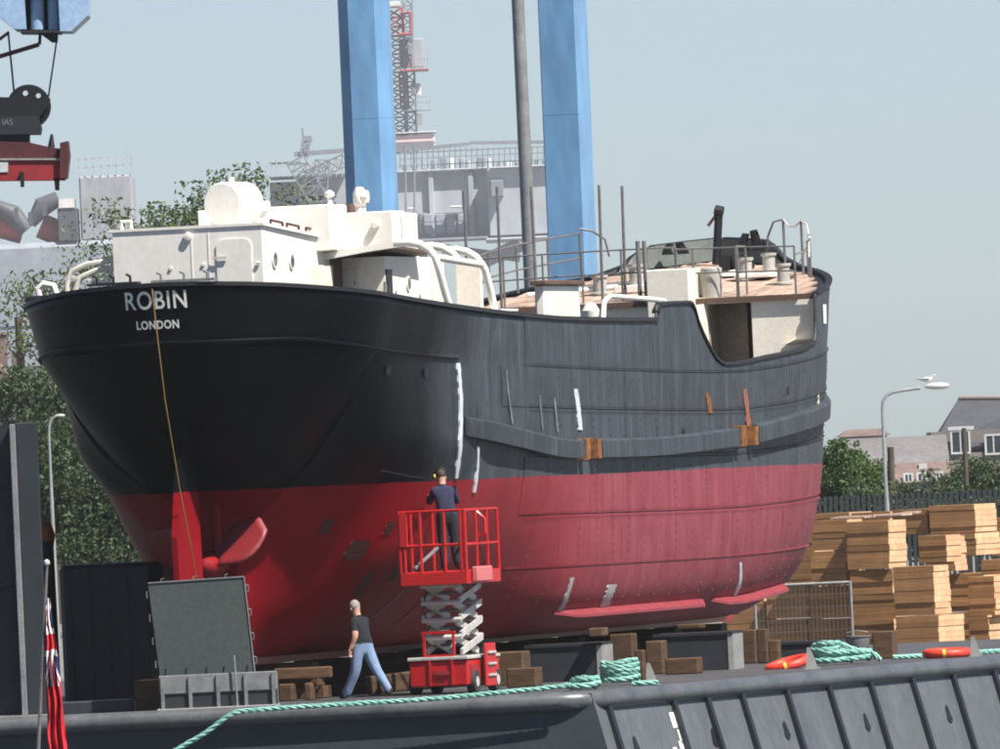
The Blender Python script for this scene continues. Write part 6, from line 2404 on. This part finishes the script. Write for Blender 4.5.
for x in np.arange(400, 556, 5.5):
    g.bar(at(x, 168, d) - rl_ + Vector((0, .2, 0)), at(x, 147, d) - rl_ + Vector((0, .2, 0)), .07)
for y, off_ in ((147, 0), (153, .1), (160, .2)):
    g.bar(at(400, y + 6, d) - rl_ + Vector((0, .2, 0)), at(556, y - 1, d) - rl_ + Vector((0, .2, 0)), .09 if y == 147 else .06)
g.build('deck_railing', M['rig_dark'], RG)
rr_ = random.Random(4)
for k in range(16):
    x = 402 + k * 9.5
    rbox('deck_equipment', x, x + rr_.uniform(3, 7), 167 - rr_.uniform(4, 12) - (x - 400) * .02, 168, 5, 8, rr_.choice(['rig', 'rig_dark', 'rig_white']))
g = MB()
g.bar(at(396, 151, d) - rl_ + Vector((0, -.5, 0)), at(470, 144, d) - rl_ + Vector((0, -.5, 0)), .22)
g.bar(at(470, 143, d) - rl_ + Vector((0, -.5, 0)), at(556, 142, d) - rl_ + Vector((0, -.5, 0)), .22)
g.build('walkway_beam', M['rig_dark'], RG)
# left module
rbox('module_block', 270, 296, 180, 215, 4, 12, 'rig_dark')
rbox('module_block', 296, 345, 172, 215, 6, 12, 'rig')
rbox('module_roof', 268, 345, 173, 176, 2, 12, 'rig')
rbox('module_roof', 268, 300, 160, 162, 2, 8, 'rig')
MB().bar(at(294, 154.5, d) - rl_, at(350, 150, d) - rl_, .3).build('crane_jib', M['rig_dark'], RG)
lattice('module_lattice', at(295, 160, d) - rl_, at(322, 205, d) - rl_, 1.2, 6, 'rig_dark', RG, .055)
lattice('module_lattice', at(322, 160, d) - rl_, at(320, 205, d) - rl_, .9, 6, 'rig_dark', RG, .055)
lattice('module_lattice', at(345, 160, d) - rl_, at(300, 180, d) - rl_, .8, 6, 'rig_dark', RG, .055)
lattice('crane_pedestal', at(304, 156, d) - rl_, at(307, 136, d) - rl_, .45, 4, 'rig_dark', RG, .09)
rbox('crane_cab', 303, 312, 135, 142, -.3, .5, 'rig_dark')
MB().bar(at(303, 136, d) - rl_, at(302, 128, d) - rl_, .12).build('crane_tip', M['rig_dark'], RG)
g = MB()
for x in np.arange(270, 345, 6):
    g.bar(at(x, 176, d) - rl_ + Vector((0, 1.9, 0)), at(x, 160, d) - rl_ + Vector((0, 1.9, 0)), .08)
g.bar(at(270, 166, d) - rl_ + Vector((0, 1.9, 0)), at(345, 163, d) - rl_ + Vector((0, 1.9, 0)), .07)
g.build('module_railing', M['rig'], RG)
for x in (290, 330, 412):
    a = at(x, 230, d) - rl_
    MB().tube([(a.x, 8, 0), (a.x, 8, a.z)], .9, 14).build('platform_leg', M['rig_dark'], RG, smooth=True)
for x0, y0, x1, y1 in ((405, 146, 406, 212), (414, 146, 415, 240)):
    MB().tube([at(x0, y0, d) - rl_ + Vector((0, -1, 0)), at(x1, y1, d) - rl_ + Vector((0, -1, 0))], .07, 6).build('hoist_cable', M['rig_dark'], RG)


# a full-size topside about 40 m wide, some 3.6 km off across the harbour mouth
RIG_K = 4.0
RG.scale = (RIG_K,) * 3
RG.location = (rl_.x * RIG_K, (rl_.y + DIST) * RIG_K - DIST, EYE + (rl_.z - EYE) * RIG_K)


# ================================================================ blue crane legs
def crane_leg(px_mid_top, px_mid_bot, d, poly, yaw, label):
    top, bot = at(px_mid_top, -60, d), at(px_mid_bot, 285, d)
    t_ = empty('gantry_tower', (bot.x, d - DIST, GZ), 0, label, 'crane tower', 'blue crane legs')
    c_, s_ = math.cos(yaw), math.sin(yaw)
    poly = [(x * c_ - y * s_, x * s_ + y * c_) for x, y in poly]
    up_ = top - Vector(t_.location)
    n = len(poly)
    sides = [tuple(range(n))[::-1], tuple(range(n, 2 * n))] + [(i, (i + 1) % n, n + (i + 1) % n, n + i) for i in range(n)]
    MB().add([(x, y, .2) for x, y in poly] + [(x + up_.x, y, up_.z) for x, y in poly], sides).build('shaft', M['blue'], t_)
    MB().box(-.9, .9, -.9, .9, 0, .19, bev=.03).build('foot_plate', M['blue'], t_)
    for z in (3.1, 7.4, 11.9):
        vs = [(x * 1.006 + up_.x * z / up_.z, y * 1.006, z + dz) for dz in (0, .02) for x, y in poly]
        MB().add(vs, sides).build('weld_band', M['blue'], t_)
    return t_


def octo(w, dp, ch):
    hw, hd = w / 2, dp / 2
    return [(-hw + ch, -hd), (hw - ch, -hd), (hw, -hd + ch), (hw, hd - ch), (hw - ch, hd), (-hw + ch, hd), (-hw, hd - ch), (-hw, -hd + ch)]


crane_leg(361, 375, 292, octo(1.03, 1.03, .235), R(-7), 'blue steel crane leg rising behind the white casing of the ship')
crane_leg(559.5, 572.5, 296, octo(.82, 1.0, .03), R(-15), 'blue steel crane leg rising behind the middle of the ship')

# ================================================================ crane head, hook block and spreader at top left
d = 226.0
CHD = empty('crane_trolley', at(20, 30, d), 0, 'pale blue faceted crane head cut off by the top left corner', 'crane')
cl_ = Vector(CHD.location)


def cp_(x, y, dy=0.0):
    return at(x, y, d) - cl_ + Vector((0, dy, 0))


poly = [cp_(-30, -30), cp_(88, -30), cp_(88, 15), cp_(71, 31), cp_(60, 31), cp_(58, -30 + 22), cp_(24, -8), cp_(26, 29), cp_(14, 29), cp_(-6, 13), cp_(-30, 13)]
MB().prism(poly, (0, 0, 0), (0, 1.5, 0)).build('head_shell', M['blue_pale'], CHD)
MB().prism([cp_(24, -12, .5), cp_(60, -12, .5), cp_(60, 28, .5), cp_(26, 28, .5)], (0, 0, 0), (0, .9, 0)).build('dark_recess', M['black_steel'], CHD)
for x in (37, 54):
    MB().tube([cp_(x - 1, -10, .3), cp_(x, 29, .3)], .11, 12).build('recess_column', M['blue_pale'], CHD, smooth=True)
MB().prism([cp_(20, 30), cp_(60, 30), cp_(60, 32.5), cp_(20, 32.5)], (0, 0, 0), (0, 1.2, 0)).build('bottom_flange', M['stand'], CHD)
MB().prism([cp_(38, 32, .3), cp_(57, 32, .3), cp_(56.5, 41, .3), cp_(51, 41.5, .3)], (0, 0, 0), (0, .4, 0)).build('sheave_cheek', M['black_steel'], CHD)
MB().bar(cp_(-10, 58, .5), cp_(38, 43.5, .5), .07, .07).build('stay_arm', M['red_dark'], CHD)
MB().bar(cp_(38.5, 43.5, .5), cp_(39, 32, .5), .05, .05).build('stay_hanger', M['red_dark'], CHD)
MB().bar(cp_(-4, 40, .5), cp_(8, 31, .5), .05, .05).build('stay_hanger', M['red_dark'], CHD)
for k, (x0, y0, x1, y1) in enumerate(((7, 31, 13.5, 98), (55.5, 40, 47, 98))):
    o_ = MB().tube([at(x0, y0, d) + Vector((0, .5, 0)), at(x1, y1, d) + Vector((0, .5, 0))], .016, 6).build('hoist_cable', M['black_steel'], smooth=True)
    tag(o_, ('left', 'right')[k] + ' hoist cable between crane head and black hook block', 'cable', 'hoist cables')


def holed_plate(name, outer, holes, y0, th, mat, parent, org):
    cu = bpy.data.curves.new(name, 'CURVE')
    cu.dimensions = '2D'
    cu.fill_mode = 'BOTH'
    cu.extrude = th / 2
    for pts in [outer] + holes:
        sp = cu.splines.new('POLY')
        sp.points.add(len(pts) - 1)
        for p, (x, z) in zip(sp.points, pts):
            p.co = (x, z, 0, 1)
        sp.use_cyclic_u = True
    to = bpy.data.objects.new(name, cu)
    C.objects.link(to)
    me = bpy.data.meshes.new_from_object(to.evaluated_get(bpy.context.evaluated_depsgraph_get()))
    bpy.data.objects.remove(to)
    me.transform(Matrix.Translation((0, y0 + th / 2, 0)) @ Matrix.Rotation(R(90), 4, 'X'))
    return link(name, me, M[mat], parent)


HB = empty('hook_block', at(20, 136, d), 0, 'black crane hook block with a holed sheave hanging at top left', 'hook block')
cl_ = Vector(HB.location)
ctr = cp_(28, 106)
circ = lambda cx, cz, r, n=28: [(cx + r * math.cos(2 * math.pi * i / n), cz + r * math.sin(2 * math.pi * i / n)) for i in range(n)]
h1, h2 = cp_(24.5, 92.5), cp_(37.5, 95)
holed_plate('sheave', circ(ctr.x, ctr.z, .36), [circ(h1.x, h1.z, .045, 14), circ(h2.x, h2.z, .042, 14)], .3, .16, 'black_steel', HB, None)
MB().prism([cp_(-30, 96, .15), cp_(12, 97, .15), cp_(20, 90, .15), cp_(22, 104, .15), cp_(50, 98, .15), cp_(49, 104, .15), cp_(39, 117, .15), cp_(38, 134, .15), cp_(-30, 134, .15)], (0, 0, 0), (0, .12, 0)).build('cheek_plate', M['black_steel'], HB)
MB().prism([cp_(-30, 117, 0), cp_(38, 116, 0), cp_(41, 128, 0), cp_(40, 134, 0), cp_(-30, 135, 0)], (0, 0, 0), (0, .7, 0)).build('block_body', M['stand'], HB)
MB().prism([cp_(-30, 134, .1), cp_(29, 134, .1), cp_(29, 146, .1), cp_(-30, 147, .1)], (0, 0, 0), (0, .5, 0)).build('swivel', M['black_steel'], HB)
cu = bpy.data.curves.new('block_lettering', 'FONT')
cu.body = 'IAS'
cu.size = .13
to = bpy.data.objects.new('block_lettering', cu)
C.objects.link(to)
me = bpy.data.meshes.new_from_object(to.evaluated_get(bpy.context.evaluated_depsgraph_get()))
bpy.data.objects.remove(to)
me.transform(Matrix.Translation(cp_(2, 125, -.006)) @ Matrix.Rotation(R(90), 4, 'X'))
link('block_lettering', me, M['grey_steel'], HB)
SPR = empty('spreader_beam', at(20, 180, d), 0, 'red crane spreader beam hanging under the black hook block', 'spreader')
cl_ = Vector(SPR.location)
MB().prism([cp_(-30, 141), cp_(28, 142), cp_(45, 146), cp_(62, 149), cp_(64, 158), cp_(-30, 159)], (0, 0, 0), (0, .6, 0)).build('upper_beam', M['red_dark'], SPR)
MB().prism([cp_(-30, 160), cp_(66, 160), cp_(65, 180), cp_(-30, 181)], (0, .1, 0), (0, .6, 0)).build('lower_beam', M['red_crane'], SPR)
MB().bar(cp_(-30, 159.5, -.02), cp_(60, 159, -.02), .03, .03).build('flange', M['stand_edge'], SPR)
MB().prism([cp_(60, 143, -.1), cp_(68, 141, -.1), cp_(69.5, 155, -.1), cp_(67, 178, -.1), cp_(60, 178, -.1)], (0, 0, 0), (0, .8, 0)).build('end_fitting', M['red_dark'], SPR)
MB().prism([cp_(54, 178, 0), cp_(59, 178, 0), cp_(59, 190, 0), cp_(55, 190, 0)], (0, 0, 0), (0, .3, 0)).build('twist_lock', M['red_dark'], SPR)
MB().prism([cp_(20, 172, -.05), cp_(24, 172, -.05), cp_(24, 187, -.05), cp_(20.5, 187, -.05)], (0, 0, 0), (0, .2, 0)).build('twist_lock', M['black_steel'], SPR)
MB().prism([cp_(-30, 163, -.02), cp_(8, 162, -.02), cp_(8, 172, -.02), cp_(-30, 173, -.02)], (0, 0, 0), (0, .01, 0)).build('white_label', M['frame'], SPR)
MB().tube([cp_(51, 147, .1), cp_(51.5, 134, .1)], [.06, .02], 8).build('hook_pin', M['black_steel'], SPR, smooth=True)

# ================================================================ haze over the yard
hz = MB().box(-900, 900, -246, 3700, -16, 150).build('haze', None)
hm = bpy.data.materials.new('haze_air')
hm.use_nodes = True
hn = hm.node_tree
hn.nodes.clear()
ho = hn.nodes.new('ShaderNodeOutputMaterial')
pv = hn.nodes.new('ShaderNodeVolumePrincipled')
pv.inputs['Color'].default_value = (0.85, 0.9, 0.96, 1)
pv.inputs['Density'].default_value = 0.00005
hn.links.new(pv.outputs[0], ho.inputs['Volume'])
hz.data.materials.append(hm)
hz['kind'] = 'stuff'
hz['label'] = 'pale summer haze over the harbour yard'
